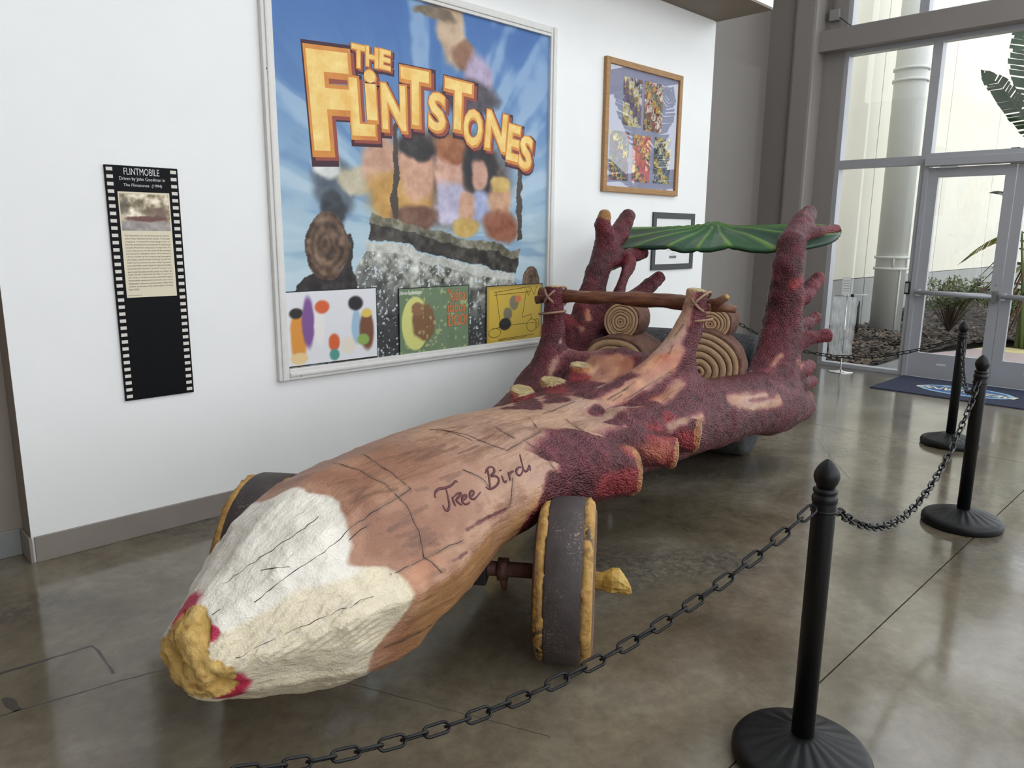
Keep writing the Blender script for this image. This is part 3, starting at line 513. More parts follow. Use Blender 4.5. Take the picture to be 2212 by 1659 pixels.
def surface_nets(Fd):
    S = Fd < 0; nx, ny, nz = Fd.shape
    corner = [(a, b, c) for a in (0, 1) for b in (0, 1) for c in (0, 1)]
    cnt = np.zeros((nx - 1, ny - 1, nz - 1), np.uint8)
    for a, b, c in corner: cnt += S[a:nx - 1 + a, b:ny - 1 + b, c:nz - 1 + c]
    act = np.argwhere((cnt > 0) & (cnt < 8)); cid = np.full(cnt.shape, -1, np.int32); cid[tuple(act.T)] = np.arange(len(act))
    acc = np.zeros((len(act), 3)); num = np.zeros(len(act))
    for p in corner:
        for ax in range(3):
            if p[ax]: continue
            q = list(p); q[ax] = 1; fa = Fd[tuple((act + p).T)]; fb = Fd[tuple((act + q).T)]; m = (fa < 0) != (fb < 0); t = np.where(m, fa / (fa - fb + 1e-12), 0)
            pt = np.repeat(np.array(p, float)[None], len(act), 0); pt[:, ax] = t; acc += pt * m[:, None]; num += m
    V = LO + HG * (act + acc / num[:, None]); quads = []
    for ax in range(3):
        u, v = (ax + 1) % 3, (ax + 2) % 3; s0 = [slice(1, -1)] * 3; s0[ax] = slice(0, -1); s1 = list(s0); s1[ax] = slice(1, None)
        A, B = S[tuple(s0)], S[tuple(s1)]; e = np.argwhere(A != B); off = np.array([1, 1, 1]); off[ax] = 0; g_ = e + off; du = np.zeros(3, int); du[u] = 1; dv = np.zeros(3, int); dv[v] = 1
        c4 = [cid[tuple((g_ - du - dv).T)], cid[tuple((g_ - dv).T)], cid[tuple(g_.T)], cid[tuple((g_ - du).T)]]; Q = np.stack(c4, 1); fl_ = A[tuple(e.T)]
        Q[~fl_] = Q[~fl_][:, ::-1]; quads.append(Q)
    Q = np.concatenate(quads); return V, Q[(Q >= 0).all(1)]
def vert_normals(V, Q):
    n = np.cross(V[Q[:, 2]] - V[Q[:, 0]], V[Q[:, 3]] - V[Q[:, 1]]); N = np.zeros_like(V)
    for i in range(4): np.add.at(N, Q[:, i], n)
    return N / (np.linalg.norm(N, axis=1)[:, None] + 1e-12)
def subdivide(V, Q, mask):
    q = Q[mask]; rest = Q[~mask]; E = np.sort(np.concatenate([q[:, [0, 1]], q[:, [1, 2]], q[:, [2, 3]], q[:, [3, 0]]]), 1)
    ue, inv = np.unique(E, axis=0, return_inverse=True); inv = inv.ravel(); n = len(q); m = len(V) + inv; mid = (V[ue[:, 0]] + V[ue[:, 1]]) / 2; cen = V[q].mean(1); ci = len(V) + len(ue) + np.arange(n)
    a, b, c, d = m[:n], m[n:2 * n], m[2 * n:3 * n], m[3 * n:]
    new = np.concatenate([np.stack([q[:, 0], a, ci, d], 1), np.stack([a, q[:, 1], b, ci], 1), np.stack([ci, b, q[:, 2], c], 1), np.stack([d, ci, c, q[:, 3]], 1)])
    return np.concatenate([V, mid, cen]), np.concatenate([rest, new])
FD = build_field(); CV, CQ = surface_nets(FD); del FD
cq = CV[CQ].mean(1); CV, CQ = subdivide(CV, CQ, (cq[:, 0] < 2.5) & (cq[:, 1] > -.35) & (cq[:, 2] > .2))
CN = vert_normals(CV, CQ)
def fbm(p, sc, o=3): return sum(vnoise(p + 3.7 * k, sc * 2 ** k) / 2 ** k for k in range(o))
def sdist(P, pts):
    pts = np.array(pts, float) / 1000.; d = np.full(len(P), 9.)
    lo = pts.min(0) - .25; hi = pts.max(0) + .25; m = ((P > lo) & (P < hi)).all(1); p = P[m]; dd = np.linalg.norm(p - pts[0], axis=1)
    for a, b in zip(pts[:-1], pts[1:]):
        ab = b - a; h = np.clip((p - a) @ ab / (ab @ ab + 1e-12), 0, 1); dd = np.minimum(dd, np.linalg.norm(p - a - h[:, None] * ab, axis=1))
    d[m] = dd; return d
# nearest primitive of each vertex
best = loft(CV) + .004; pid = np.full(len(CV), -1)
for i, (part, P, k, cut) in enumerate(CH):
    mg = P[:, 3].max() + .12; m = ((CV > P[:, :3].min(0) - mg) & (CV < P[:, :3].max(0) + mg)).all(1); d = chain_d(CV[m], P, cut); bb = best[m]; j = d < bb; bb[j] = d[j]; best[m] = bb; w = np.where(m)[0][j]; pid[w] = i
pname = np.array([c[0] for c in CH] + ['body'])[pid]
# ---- paint
first_left_fork = [i for i, c in enumerate(CH) if c[0] == 'canopy_post_left'][1]
S_, T_, Z_ = CV.T; n1 = fbm(CV, 5.0); n2 = fbm(CV + 9, 16.0); n3 = fbm(CV + 4, 45., 2); ns = fbm(CV * np.array((.25, 1, 1)) + 2, 22., 3)
col = np.tile(np.array((178, 140, 118), float), (len(CV), 1))
f = smooth01(S_ + n1 * .25, .55, 1.25)[:, None]; col = np.array((150, 102, 78.)) * (1 - f) + col * f
up = np.clip(CN[:, 2], 0, 1)
col = over(col, smooth01(n1 + .25 * n2, .05, .3) * .5, np.array((200, 160, 128)))
col = over(col, smooth01(n2, .1, .4) * .35, np.array((150, 104, 80))); col = over(col, smooth01(ns + .4 * n3, .08, .3) * .35, np.array((128, 86, 64)))
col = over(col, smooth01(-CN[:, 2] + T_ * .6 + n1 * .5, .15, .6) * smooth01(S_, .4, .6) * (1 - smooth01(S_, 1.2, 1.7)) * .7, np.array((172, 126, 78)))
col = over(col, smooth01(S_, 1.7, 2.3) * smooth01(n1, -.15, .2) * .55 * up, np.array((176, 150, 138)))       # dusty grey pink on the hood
for q in STROKES['mark']: col = over(col, (1 - smooth01(sdist(CV, q) + n3 * .006, .004, .010)) * .55, np.array((112, 76, 58)))
rk = random.Random(11)
for _ in range(46):                                                       # loose combed grain marks
    s0 = rk.uniform(.75, 1.9); th = rk.uniform(-.2, 2.4); L_ = rk.uniform(.06, .22); pts = []
    for u in np.linspace(0, 1, 6):
        s = s0 + L_ * u; a = th + rk.uniform(-.03, .03) + .10 * u; hw = .40; pts.append((s * 1000, hw * math.cos(a) * 1000, (.65 + .25 * math.sin(a)) * 1000))
    col = over(col, (1 - smooth01(sdist(CV, pts) + n3 * .008, .006, .028)) * .35, np.array((120, 84, 62)))
maroon = np.array((89, 26, 36), float); mar = maroon + n2[:, None] * np.array((36, 14, 14.)) + n1[:, None] * np.array((20, 10, 12))
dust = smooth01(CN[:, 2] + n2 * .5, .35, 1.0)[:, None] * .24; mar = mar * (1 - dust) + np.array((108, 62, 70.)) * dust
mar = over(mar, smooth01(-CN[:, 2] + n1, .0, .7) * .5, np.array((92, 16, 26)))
bark = np.zeros(len(CV))
isbody = np.isin(pname, ['body'])
reg = np.where(isbody, smooth01(S_ + .9 * (np.abs(T_) - .42) + n1 * .25, 1.95, 2.15) * smooth01(np.abs(T_) + n1 * .12 - .25 * (Z_ - .75) , .36, .44), 1.)
reg = np.maximum(reg, smooth01(S_ + n1 * .3, 3.0, 3.2))
fr_ = (pname == 'root'); reg[fr_] = smooth01(T_ + n1 * .12, .30, .38)[fr_]
fs_ = (pname == 'stump') & (T_ > 0); reg[fs_] = smooth01(T_ + n1 * .1, .40, .48)[fs_]
hs_ = (pname == 'stump') & (T_ < 0); reg[hs_] = (.75 + 0 * T_)[hs_]
wp_ = (pname == 'dash_post_right'); reg[wp_] = smooth01(T_ - .445 + n1 * .06 + (2.9 - S_) * .22, -.01, .03)[wp_]
wl_ = (pname == 'dash_post_left'); reg[wl_] = smooth01(S_ + n1 * .2, 2.35, 2.6)[wl_]
# underside strip of the middle trunk
reg = np.maximum(reg, smooth01(S_ + n1 * .3, 1.05, 1.35) * smooth01(.62 - Z_ + n1 * .1 + (S_ - 1.2) * .25, .05, .12) * isbody)
for r, q in STROKES['maroon']: reg = np.maximum(reg, 1 - smooth01(sdist(CV, q) + n1 * .04 + n2 * .03, r / 1000 * .8 - .014, r / 1000 * .8 + .014))
reg = np.clip(reg, 0, 1); bark = reg.copy()
edge = 4 * reg * (1 - reg)
col = over(col, np.clip(edge + 0 * reg, 0, 1) * .5, np.array((176, 110, 110)))
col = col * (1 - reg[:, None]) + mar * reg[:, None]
for r, q in STROKES['tan']:
    m = (1 - smooth01(sdist(CV, q) + ns * .035 + n2 * .015, r / 1000 * .75 - .016, r / 1000 + .010)); m2 = 1 - smooth01(sdist(CV, q) + ns * .03, r / 1000 * .7, r / 1000 + .03); col = over(col, m2 * .35, np.array((166, 96, 100))); col = over(col, m * .9, np.array((184, 136, 106)) + ns[:, None] * np.array((60, 60, 50.)) + n1[:, None] * np.array((30, -10, -20.))); bark *= 1 - m * .9
for r, q in STROKES['red']:
    m = (1 - smooth01(sdist(CV, q) + n1 * .03, r / 1000 - .02, r / 1000 + .02)) * .7; col = over(col, m, np.array((156, 44, 48)) + n2[:, None] * 40)
for r, q in STROKES['orange']:
    m = (1 - smooth01(sdist(CV, q) + n1 * .05 + ns * .03, r / 1000 - .045, r / 1000 + .035)) * (.55 if q[0][1] > 430 and q[0][0] > 1500 else .4); col = over(col, m, np.array((204, 140, 100)) + n2[:, None] * 30)
for q in STROKES['gash']: col = over(col, 1 - smooth01(sdist(CV, q) + n3 * .008, .001, .009), np.array((96, 50, 46)))
# random pale gouges in the bark
for _ in range(60):
    v = CV[rk.randrange(len(CV))]
    if v[0] < 2.9: continue
    d_ = np.array([rk.uniform(-.03, .03), rk.uniform(-.01, .01), rk.uniform(-.05, .05)]); m = 1 - smooth01(sdist(CV, [(v - d_) * 1000, (v + d_) * 1000]) + n2 * .01, .004, .012); col = over(col, m * bark * .8, np.array((196, 150, 140)))
for q in STROKES['crack']: col = over(col, (1 - smooth01(sdist(CV, q), .002, .012)) * .35, np.array((96, 72, 60)))
# fresher crimson towards the tips of limbs, bare wood on a few
for i, (part, P, k, cut) in enumerate(CH):
    if part != 'limb' and i not in (first_left_fork,): continue
    dd = np.linalg.norm(CV - P[-1][:3], axis=1); m = (pid == i)
    col = over(col, m * (1 - smooth01(dd + n1 * .06, .06, .20)) * .55, np.array((128, 24, 40)) + n2[:, None] * 30)
    if i == first_left_fork: col = over(col, m * (1 - smooth01(dd + n2 * .03, .05, .07)) * .9, np.array((176, 134, 70)) + n2[:, None] * 40)
# cut ends with rings
for i, (part, P, k, cut) in enumerate(CH):
    if not cut or part == 'body': continue
    n = P[-1][:3] - P[-2][:3]; n /= np.linalg.norm(n); m = (pid == i) & (CN @ n > .6) & (((CV - P[-1][:3]) @ n) > -.02); rr = np.linalg.norm(np.cross(CV - P[-1][:3], n), axis=1)
    rings = .5 + .5 * np.sin(rr * 480 + n2 * 5); c_end = np.array((206, 182, 132)) * (1 - .28 * rings[:, None]) + n2[:, None] * 30
    col[m] = c_end[m]; bark[m] = 0
    if part in ('stump', 'root', 'rear_root'):
        rim = (pid == i) & (((CV - P[-1][:3]) @ n) > -.030 + n2 * .03) & ~m; col = over(col, rim * .6, np.array((206, 160, 96)))
# whittled white nose
ang = np.degrees(np.arctan2(Z_ - .52, T_)); sc = .43 + .05 * np.sin(np.radians(ang * 5 + 40)) - .06 * np.exp(-((ang - 34) / 7) ** 2) - .05 * np.exp(-((ang - 85) / 12) ** 2) + .10 * smooth01(-ang, 40, 95) * 0
wn = 1 - smooth01(S_ + n2 * .02, sc - .012, sc + .008)
cream = np.array((238, 231, 219)) + n2[:, None] * 16; cream = over(cream, smooth01(34 - ang + n1 * 30, -4, 6), np.array((228, 215, 187)) + n2[:, None] * 12)
cream = over(cream, smooth01(n1 + .5 * n3, .22, .4) * .3, np.array((205, 200, 196)))
col = over(col, (1 - smooth01(np.abs(S_ - sc - .02) + n2 * .03, .0, .06)) * .35, np.array((214, 170, 140)))
col = col * (1 - wn[:, None]) + cream * wn[:, None]; bark *= 1 - wn
for cs, ct, cz, r in ((.03, -.05, .60, .07), (.015, .125, .44, .055), (.01, .10, .40, .05), (.0, .08, .59, .02)):
    m = 1 - smooth01(np.linalg.norm(CV - np.array((cs, ct, cz)), axis=1) + n2 * .03, r * .6, r); col = over(col, m * .9, np.array((178, 24, 62)))
tipm = S_ + n2 * .05 + .03 * np.sin(np.radians(ang * 3)) < -.004; tipm |= S_ < -.035
foam = np.array((206, 168, 96)) + n2[:, None] * np.array((46, 50, 50)); foam = over(foam, smooth01(n1, .05, .3) * .6, np.array((222, 194, 132))); foam = over(foam, smooth01(n3, .2, .4) * .5, np.array((150, 104, 50))); col[tipm] = foam[tipm]; bark[tipm] = 0
pname = pname.astype('U24'); pid2 = pid.copy(); pid2[np.isin(pname, ['body'])] = -1; pid2[tipm] = 900
first = {}
for i, c in enumerate(CH): first.setdefault(c[0], i)
for i, c in enumerate(CH):
    if c[0] in ('dash_post_right', 'canopy_post_left'): pid2[pid2 == i] = first[c[0]]
# relief: pebbled bark, soft carved wood, ribbed axe cuts, lumpy foam
disp = bark * (n1 * .010 + n2 * .009 + n3 * .006) + (1 - bark) * (n1 * .010 + n2 * .005)
rib = np.sin((CV @ np.array((.55, .25, -1.0))) * 230 + n1 * 16 + n2 * 5) * smooth01(n1, -.25, .2); disp += wn * (.0030 * rib * smooth01(34 - ang, -4, 4) * smooth01(ang, -30, 0) + n2 * .004 + .006 * n1)
disp[tipm] = (n1 * .04 + n2 * .03 - .004)[tipm]
CV2 = CV + CN * disp[:, None]; 
V_ = CV2.copy(); V_[:, 1] *= -1; Q_ = CQ[:, ::-1]; N_ = vert_normals(V_, Q_)
M_trunk = None
def trunk_mat():
    m = bpy.data.materials.new('painted_carved_fibreglass'); m.use_nodes = True; nt = m.node_tree; N = nt.nodes; LK = nt.links; b = N['Principled BSDF']
    at = N.new('ShaderNodeAttribute'); at.attribute_name = 'Col'; bk = N.new('ShaderNodeAttribute'); bk.attribute_name = 'bark'; tc = N.new('ShaderNodeTexCoord')
    def nz(sc, det=4, st=(1, 1, 1)):
        mp = N.new('ShaderNodeMapping'); mp.inputs['Scale'].default_value = st; LK.new(tc.outputs['Object'], mp.inputs[0]); n = N.new('ShaderNodeTexNoise'); n.inputs['Scale'].default_value = sc; n.inputs['Detail'].default_value = det; LK.new(mp.outputs[0], n.inputs['Vector']); return n.outputs['Fac']
    def mth(op, a, c):
        x = N.new('ShaderNodeMath'); x.operation = op
        for i, v in enumerate((a, c)):
            if isinstance(v, (int, float)): x.inputs[i].default_value = v
            else: LK.new(v, x.inputs[i])
        return x.outputs[0]
    fine = nz(150, 4); grain = nz(30, 5, (.25, 1.4, 1.4))
    vo = N.new('ShaderNodeTexVoronoi'); vo.inputs['Scale'].default_value = 130; vo.feature = 'SMOOTH_F1'; vo.inputs['Smoothness'].default_value = .6; mpv = N.new('ShaderNodeMapping'); mpv.inputs['Scale'].default_value = (.6, 1.1, 1.1); LK.new(tc.outputs['Object'], mpv.inputs[0]); LK.new(mpv.outputs[0], vo.inputs['Vector'])
    hb = mth('ADD', mth('MULTIPLY', nz(90, 4), .9), mth('MULTIPLY', vo.outputs['Distance'], -.75)); hw = mth('ADD', mth('MULTIPLY', grain, .8), mth('MULTIPLY', nz(140, 3), .25))
    mx = N.new('ShaderNodeMix'); LK.new(bk.outputs['Fac'], mx.inputs[0]); LK.new(hw, mx.inputs[2]); LK.new(hb, mx.inputs[3])
    bp = N.new('ShaderNodeBump'); bp.inputs['Strength'].default_value = 1.0; bp.inputs['Distance'].default_value = .0105; LK.new(mx.outputs[0], bp.inputs['Height']); LK.new(bp.outputs[0], b.inputs['Normal'])
    rp = N.new('ShaderNodeMapRange'); LK.new(fine, rp.inputs[0]); rp.inputs[1].default_value = .3; rp.inputs[2].default_value = .7; rp.inputs[3].default_value = .74; rp.inputs[4].default_value = 1.2
    sc = N.new('ShaderNodeVectorMath'); sc.operation = 'SCALE'; LK.new(at.outputs['Color'], sc.inputs[0])
    one = mth('ADD', mth('MULTIPLY', mth('SUBTRACT', rp.outputs[0], 1.), mth('ADD', mth('MULTIPLY', bk.outputs['Fac'], .85), .18)), 1.); LK.new(one, sc.inputs['Scale']); LK.new(sc.outputs[0], b.inputs['Base Color'])
    b.inputs['Roughness'].default_value = .42; b.inputs['Specular IOR Level'].default_value = .5
    return m
M_trunk = trunk_mat(); M_foam = mat('raw_yellow_foam', (206, 168, 96), .75, attr='Col', var=.12, vscale=40, bump=.5, bscale=70)
CAR = tag(empty('log_car', tuple(1.2 * np.array((math.sin(math.radians(75)), math.cos(math.radians(75)), 0)) - 1.70 * np.array((math.cos(math.radians(75)), -math.sin(math.radians(75)), 0))), math.radians(15)), 'stone-age show car carved like a tree trunk with pointed white nose', 'car')
fp = pid2[CQ[:, 0]]
nmap = {-1: 'trunk_body', 900: 'nose_tip'}
for i, c in enumerate(CH): nmap[i] = {'dash_post_right': 'dash_post', 'dash_post_left': 'dash_post', 'canopy_post_right': 'canopy_post', 'canopy_post_left': 'canopy_post', 'limb': 'branch_limb', 'stump': 'branch_stump', 'root': 'root_stub', 'rear_root': 'root_stub', 'body': 'trunk_body'}[c[0]]
PARTS = {}
for p in np.unique(fp):
    q = Q_[fp == p]; u, inv = np.unique(q, return_inverse=True)
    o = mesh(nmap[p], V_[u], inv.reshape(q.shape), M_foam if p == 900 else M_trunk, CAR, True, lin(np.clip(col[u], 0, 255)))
    ba = o.data.attributes.new('bark', 'FLOAT', 'POINT'); ba.data.foreach_set('value', bark[u].astype(np.float32)); o.data.normals_split_custom_set_from_vertices(N_[u].tolist()); PARTS[p] = o
BODY = PARTS[-1]; BODY['label'] = 'long trunk hull, white whittled nose, brown middle and maroon bark'; PARTS[900]['label'] = 'torn yellow foam nose end'
# nearest surface lookup for things drawn on the trunk
from mathutils.kdtree import KDTree
kd = KDTree(len(CV2[::2]))
for i, v in enumerate(CV2[::2]): kd.insert(v, i)
kd.balance()
def stick(q, lift, jit=0.):
    out = []
    for p in q:
        p = np.array(p) / 1000. + np.array([random.uniform(-jit, jit) for _ in range(3)]); hits_ = kd.find_n(p, 4); w = sum(1 / (h[2] + 1e-3) for h in hits_); c = sum(np.array(h[0]) / (h[2] + 1e-3) for h in hits_) / w; n = sum(CN[h[1] * 2] / (h[2] + 1e-3) for h in hits_); n = n / np.linalg.norm(n)
        v = p - n * np.dot(p - c, n) + n * lift; out.append((v[0], -v[1], v[2]))
    return out
M_crk = mat('dark_crack_line', (58, 44, 38), .8); M_ink = mat('maroon_brush_lettering', (92, 48, 54), .6)
for q in STROKES['crack']:
    if len(q) > 1: tube('crack_line', stick(q, .0006, .0045), [.0012 * random.uniform(.3, 1.2) for _ in q], M_crk, BODY, 5)
def ribbon(name, P, w, m, parent): 
    V, F = tube_vf(P, w, 6); return mesh(name, V, F, m, parent, True)
def chaikin(P, n=2):
    for _ in range(n):
        Q = [P[0]]
        for a, b in zip(P[:-1], P[1:]): Q += [tuple(a[i] * .75 + b[i] * .25 for i in range(3)), tuple(a[i] * .25 + b[i] * .75 for i in range(3))]
        P = Q + [P[-1]]
    return P
LV_, LF_ = [], []
for q in STROKES['letter']:
    P = chaikin(stick(q, -.0015)); rr = [.0048 * (.7 + .5 * math.sin(3.14 * (i + .5) / len(P))) for i in range(len(P))]; v, f_ = tube_vf(P, rr, 6, False, len(LV_)); LV_ += v; LF_ += f_
let = mesh('lettering', LV_, LF_, M_ink, BODY, True); let['label'] = 'maroon hand-painted script reading Tree Bird'

# ------------------------------------------------------------------ remaining car parts (car frame: x back, y left, z up)
M_tread = mat('worn_dark_tread', (76, 66, 66), .62, col2=(58, 50, 50), vscale=9, bump=.15, bscale=120)
def speckle(m, colr, sc, lo, hi, amt=.7):
    nt = m.node_tree; N = nt.nodes; LK = nt.links; b = N['Principled BSDF']; src = b.inputs['Base Color'].links[0].from_socket; tc = N.new('ShaderNodeTexCoord')
    a = N.new('ShaderNodeTexNoise'); a.inputs['Scale'].default_value = sc; a.inputs['Detail'].default_value = 6; LK.new(tc.outputs['Object'], a.inputs['Vector']); r = N.new('ShaderNodeMapRange'); LK.new(a.outputs['Fac'], r.inputs[0]); r.inputs[1].default_value = lo; r.inputs[2].default_value = hi; r.inputs[4].default_value = amt
    c = N.new('ShaderNodeTexNoise'); c.inputs['Scale'].default_value = 4; LK.new(tc.outputs['Object'], c.inputs['Vector']); r2 = N.new('ShaderNodeMapRange'); LK.new(c.outputs['Fac'], r2.inputs[0]); r2.inputs[1].default_value = .42; r2.inputs[2].default_value = .62
    ml = N.new('ShaderNodeMath'); ml.operation = 'MULTIPLY'; LK.new(r.outputs[0], ml.inputs[0]); LK.new(r2.outputs[0], ml.inputs[1])
    x = N.new('ShaderNodeMix'); x.data_type = 'RGBA'; LK.new(ml.outputs[0], x.inputs[0]); LK.new(src, x.inputs[6]); x.inputs[7].default_value = L4(colr); LK.new(x.outputs[2], b.inputs['Base Color'])
speckle(M_tread, (160, 142, 124), 110, .56, .66)
M_ringwood = mat('carved_log_end', (190, 152, 112), .7, attr='Col', var=.10, vscale=30, bump=.35, bscale=60)
M_bark2 = mat('brown_log_bark', (112, 74, 56), .75, col2=(72, 46, 38), vscale=14, bump=.8, bscale=40)
M_rim = mat('chipped_yellow_foam', (200, 160, 92), .7, col2=(160, 118, 58), vscale=16, bump=.7, bscale=45); speckle(M_rim, (52, 46, 42), 36, .47, .55, .95)
M_gold = mat('gilded_rock', (206, 170, 84), .45, .15, col2=(150, 116, 52), vscale=14, bump=.6, bscale=30)
M_pipe = mat('rusty_axle_paint', (118, 78, 66), .55, col2=(80, 52, 46), vscale=18, bump=.3, bscale=60)
rk = random.Random(3)
def ring_disc(R, rings, depth, seed):
    """profile of a carved log end from centre outwards: (radius, height, colour)"""
    rn = random.Random(seed); P = []; r = .012 * R / .25
    P.append((.002, 0, (96, 70, 52)))
    P.append((r, 0, (96, 70, 52)))
    for k in range(rings):
        r1 = R * (k + 1 + (rn.uniform(-.28, .28) if k < rings - 1 else 0)) / rings; w = (r1 - r)
        P += [(r + w * .05, depth, (176, 142, 108)), (r + w * .45, depth, (190, 156, 120)), (r + w * .86, depth, (176, 142, 108)), (r + w * .90, depth * .25, (104, 78, 58)), (r + w * .97, depth * .25, (104, 78, 58))]
        r = r1
    return P
def log(name, parent, loc, R, length, seed, rz=0., rings=6, tilt=0.):
    root = empty(name, loc, rz, parent); root.rotation_euler = (0, tilt, rz); rn = random.Random(seed); ph = [rn.uniform(0, 6.28) for _ in range(6)]
    def wob(a, j): return 1 + .025 * math.sin(2 * a + ph[0]) + .02 * math.sin(3 * a + ph[1] + j * .05) + .012 * math.sin(5 * a + ph[2] + j * .11)
    P = ring_disc(R * .96, rings, .009, seed); n = 56; V = []; F = []; C = []
    for j, (r, d, c) in enumerate(P):
        for i in range(n):
            a = 2 * math.pi * i / n; rr = r * wob(a, j * .6); V.append((-d, rr * math.cos(a) + .03 * R * (1 - r / R) , rr * math.sin(a) - .04 * R * (1 - r / R))); C.append(c)
    for j in range(len(P) - 1):
        for i in range(n): k = (i + 1) % n; F.append((j * n + i, j * n + k, (j + 1) * n + k, (j + 1) * n + i))
    F.append(tuple(range(n)))
    F = [f_[::-1] for f_ in F]
    d = mesh('carved_end', V, F, M_ringwood, root, True, lin(np.array(C, float)))
    BP = [(R * .93, .0), (R * .985, -.004), (R * 1.03, .02), (R * 1.04, length * .3), (R * 1.02, length * .6), (R * 1.0, length - .03), (R * .93, length)]; V = []; F = []
    for j, (r, x) in enumerate(BP):
        for i in range(n): a = 2 * math.pi * i / n; rr = r * wob(a, len(P) * .6) * (1 + .012 * math.sin(9 * a + j * 1.3 + ph[3]) + .01 * math.sin(14 * a + ph[4] + j)); V.append((x, rr * math.cos(a), rr * math.sin(a)))
    for j in range(len(BP) - 1):
        for i in range(n): k = (i + 1) % n; F.append((j * n + i, (j + 1) * n + i, (j + 1) * n + k, j * n + k))
    F.append(tuple(range((len(BP) - 1) * n, len(BP) * n))); mesh('bark', V, F, M_bark2, root, True)
    return root
def front_wheel(loc, sgn):
    w = empty('front_wheel', loc, 0, None); w.parent = AXLE
    P = []; n = 64; ph = rk.uniform(0, 6)
    pr = [(a, -.115 - (.006 if i % 5 in (1, 2, 3) else 0), c) for i, (a, _, c) in enumerate(ring_disc(.30, 7, .006, 4))]
    full = [(r, y, (150, 122, 96) if c != (104, 78, 58) else c) for r, y, c in pr] + [(.325, -.108, (140, 112, 88)), (.335, .108, (140, 112, 88))] + [(r, -y, (150, 122, 96) if c != (104, 78, 58) else c) for r, y, c in reversed(pr)]
    V = []; F = []; C = []
    for j, (r, y, c) in enumerate(full):
        for i in range(n): a = 2 * math.pi * i / n; rr = r * (1 + .015 * math.sin(3 * a + ph)); V.append((rr * math.cos(a), y, rr * math.sin(a))); C.append(c)
    for j in range(len(full) - 1):
        for i in range(n): k = (i + 1) % n; F.append((j * n + i, (j + 1) * n + i, (j + 1) * n + k, j * n + k))
    mesh('log_core', V, [f_[::-1] for f_ in F], M_ringwood, w, True, lin(np.array(C, float)))
    lathe('tread', [(.334, -.072), (.351, -.073), (.356, -.066), (.357, 0), (.356, .066), (.351, .073), (.334, .072)], M_tread, w, 72, 'y')
    for y0, y1 in ((-.112, -.070), (.070, .112)):
        inner = y0 if abs(y0) < abs(y1) else y1; outer = y1 if inner == y0 else y0; p1, p2, p3 = rk.uniform(0, 6), rk.uniform(0, 6), rk.uniform(0, 6)
        def wb(a, j): return 1 + .010 * math.sin(5 * a + p1) + .010 * math.sin(11 * a + p2 + j) + .012 * math.sin(23 * a + p3 + 2 * j) + .011 * math.sin(37 * a + j * 2.5 + p1)
        lathe('foam_rim', [(.30, inner), (.348, inner), (.350, (inner * .5 + outer * .5)), (.334, outer * .97), (.318, outer * 1.02), (.300, outer * 1.0)], M_rim, w, 96, 'y', wob=wb)
    V = []; F = []; n = 14; pr = [(.030, .105), (.040, .125), (.043, .15), (.060, .19), (.058, .22), (.046, .24), (.030, .258), (.012, .272), (.003, .276)]
    for j, (r, y) in enumerate(pr):
        for i in range(n): a = 2 * math.pi * i / n; rr = r * (1 + .16 * math.sin(2 * a + 1 + j * .5) + .12 * math.sin(3 * a + j * 1.1)); V.append((rr * math.cos(a), sgn * -y, rr * math.sin(a) - .012 * max(0, j - 4)))
    for j in range(len(pr) - 1):
        for i in range(n): k = (i + 1) % n; F.append((j * n + i, j * n + k, (j + 1) * n + k, (j + 1) * n + i))
    h = mesh('hub_spike', V, F, M_gold, w); h['label'] = 'pointed gilded rock hub'
    return w
AXLE = empty('front_axle', (1.10, .02, .332), math.radians(23), CAR)
# keep three levels: wheels hang directly under the car
def under_car(o):
    o.parent = CAR; o.location = AXLE_M @ o.location; o.rotation_euler = (0, 0, math.radians(23)); return o
AXLE_M = Matrix.Translation((1.10, .02, .332)) @ Matrix.Rotation(math.radians(23), 4, 'Z')
for sg in (1, -1):
    w_ = under_car(front_wheel((-.02 if sg > 0 else -.05, -.555 if sg > 0 else .64, -.011 if sg > 0 else .012), sg)); w_.scale = (.90, .93, .90) if sg > 0 else (.96, 1.0, .96)
tube('axle_pipe', [(0, .50, 0), (0, -.50, 0)], .030, M_pipe, AXLE, 16); lathe('axle_collar', [(.03, -.02), (.046, -.02), (.046, .02), (.03, .02)], M_pipe, AXLE, 20, 'y', (0, -.30, 0)); tube('axle_lug', [(0, -.30, -.03), (.0, -.305, -.09)], [.018, .010], M_pipe, AXLE, 8)
box('axle_block', (-.06, -.24, -.05), (.06, .24, .06), mat('dark_steel_frame', (40, 36, 34), .6), AXLE, .008); tube('king_post', [(0, 0, .02), (0, 0, .25)], .05, bpy.data.materials['dark_steel_frame'], AXLE, 12)
def c_(s, t, z): return (s, -t, z)
log('seat_log', CAR, c_(3.62, .31, .78), .268, .20, 5, 0, 6)
log('seat_log', CAR, c_(3.50, -.245, .74), .245, .42, 8, 0, 6)
log('backrest_log', CAR, c_(3.70, .345, 1.085), .128, .24, 13, 0, 6)
log('backrest_log', CAR, c_(3.64, -.26, 1.065), .132, .24, 17, 0, 6)
M_stone = mat('dark_granite_roller', (72, 72, 74), .75, col2=(46, 46, 49), vscale=22, bump=.25, bscale=30); speckle(M_stone, (190, 190, 190), 60, .62, .68, .6)
rl = lathe('stone_roller', [(.40, -.485), (.435, -.48), (.458, -.45), (.462, -.3), (.465, 0), (.462, .3), (.458, .45), (.435, .48), (.40, .485)], M_stone, CAR, 64, 'y', (4.54, 0, .465)); rl['label'] = 'dark grey stone rear roller'
tube('roller_axle', [c_(4.5, -.66, .465), c_(4.5, .66, .465)], .035, M_pipe, CAR, 12)
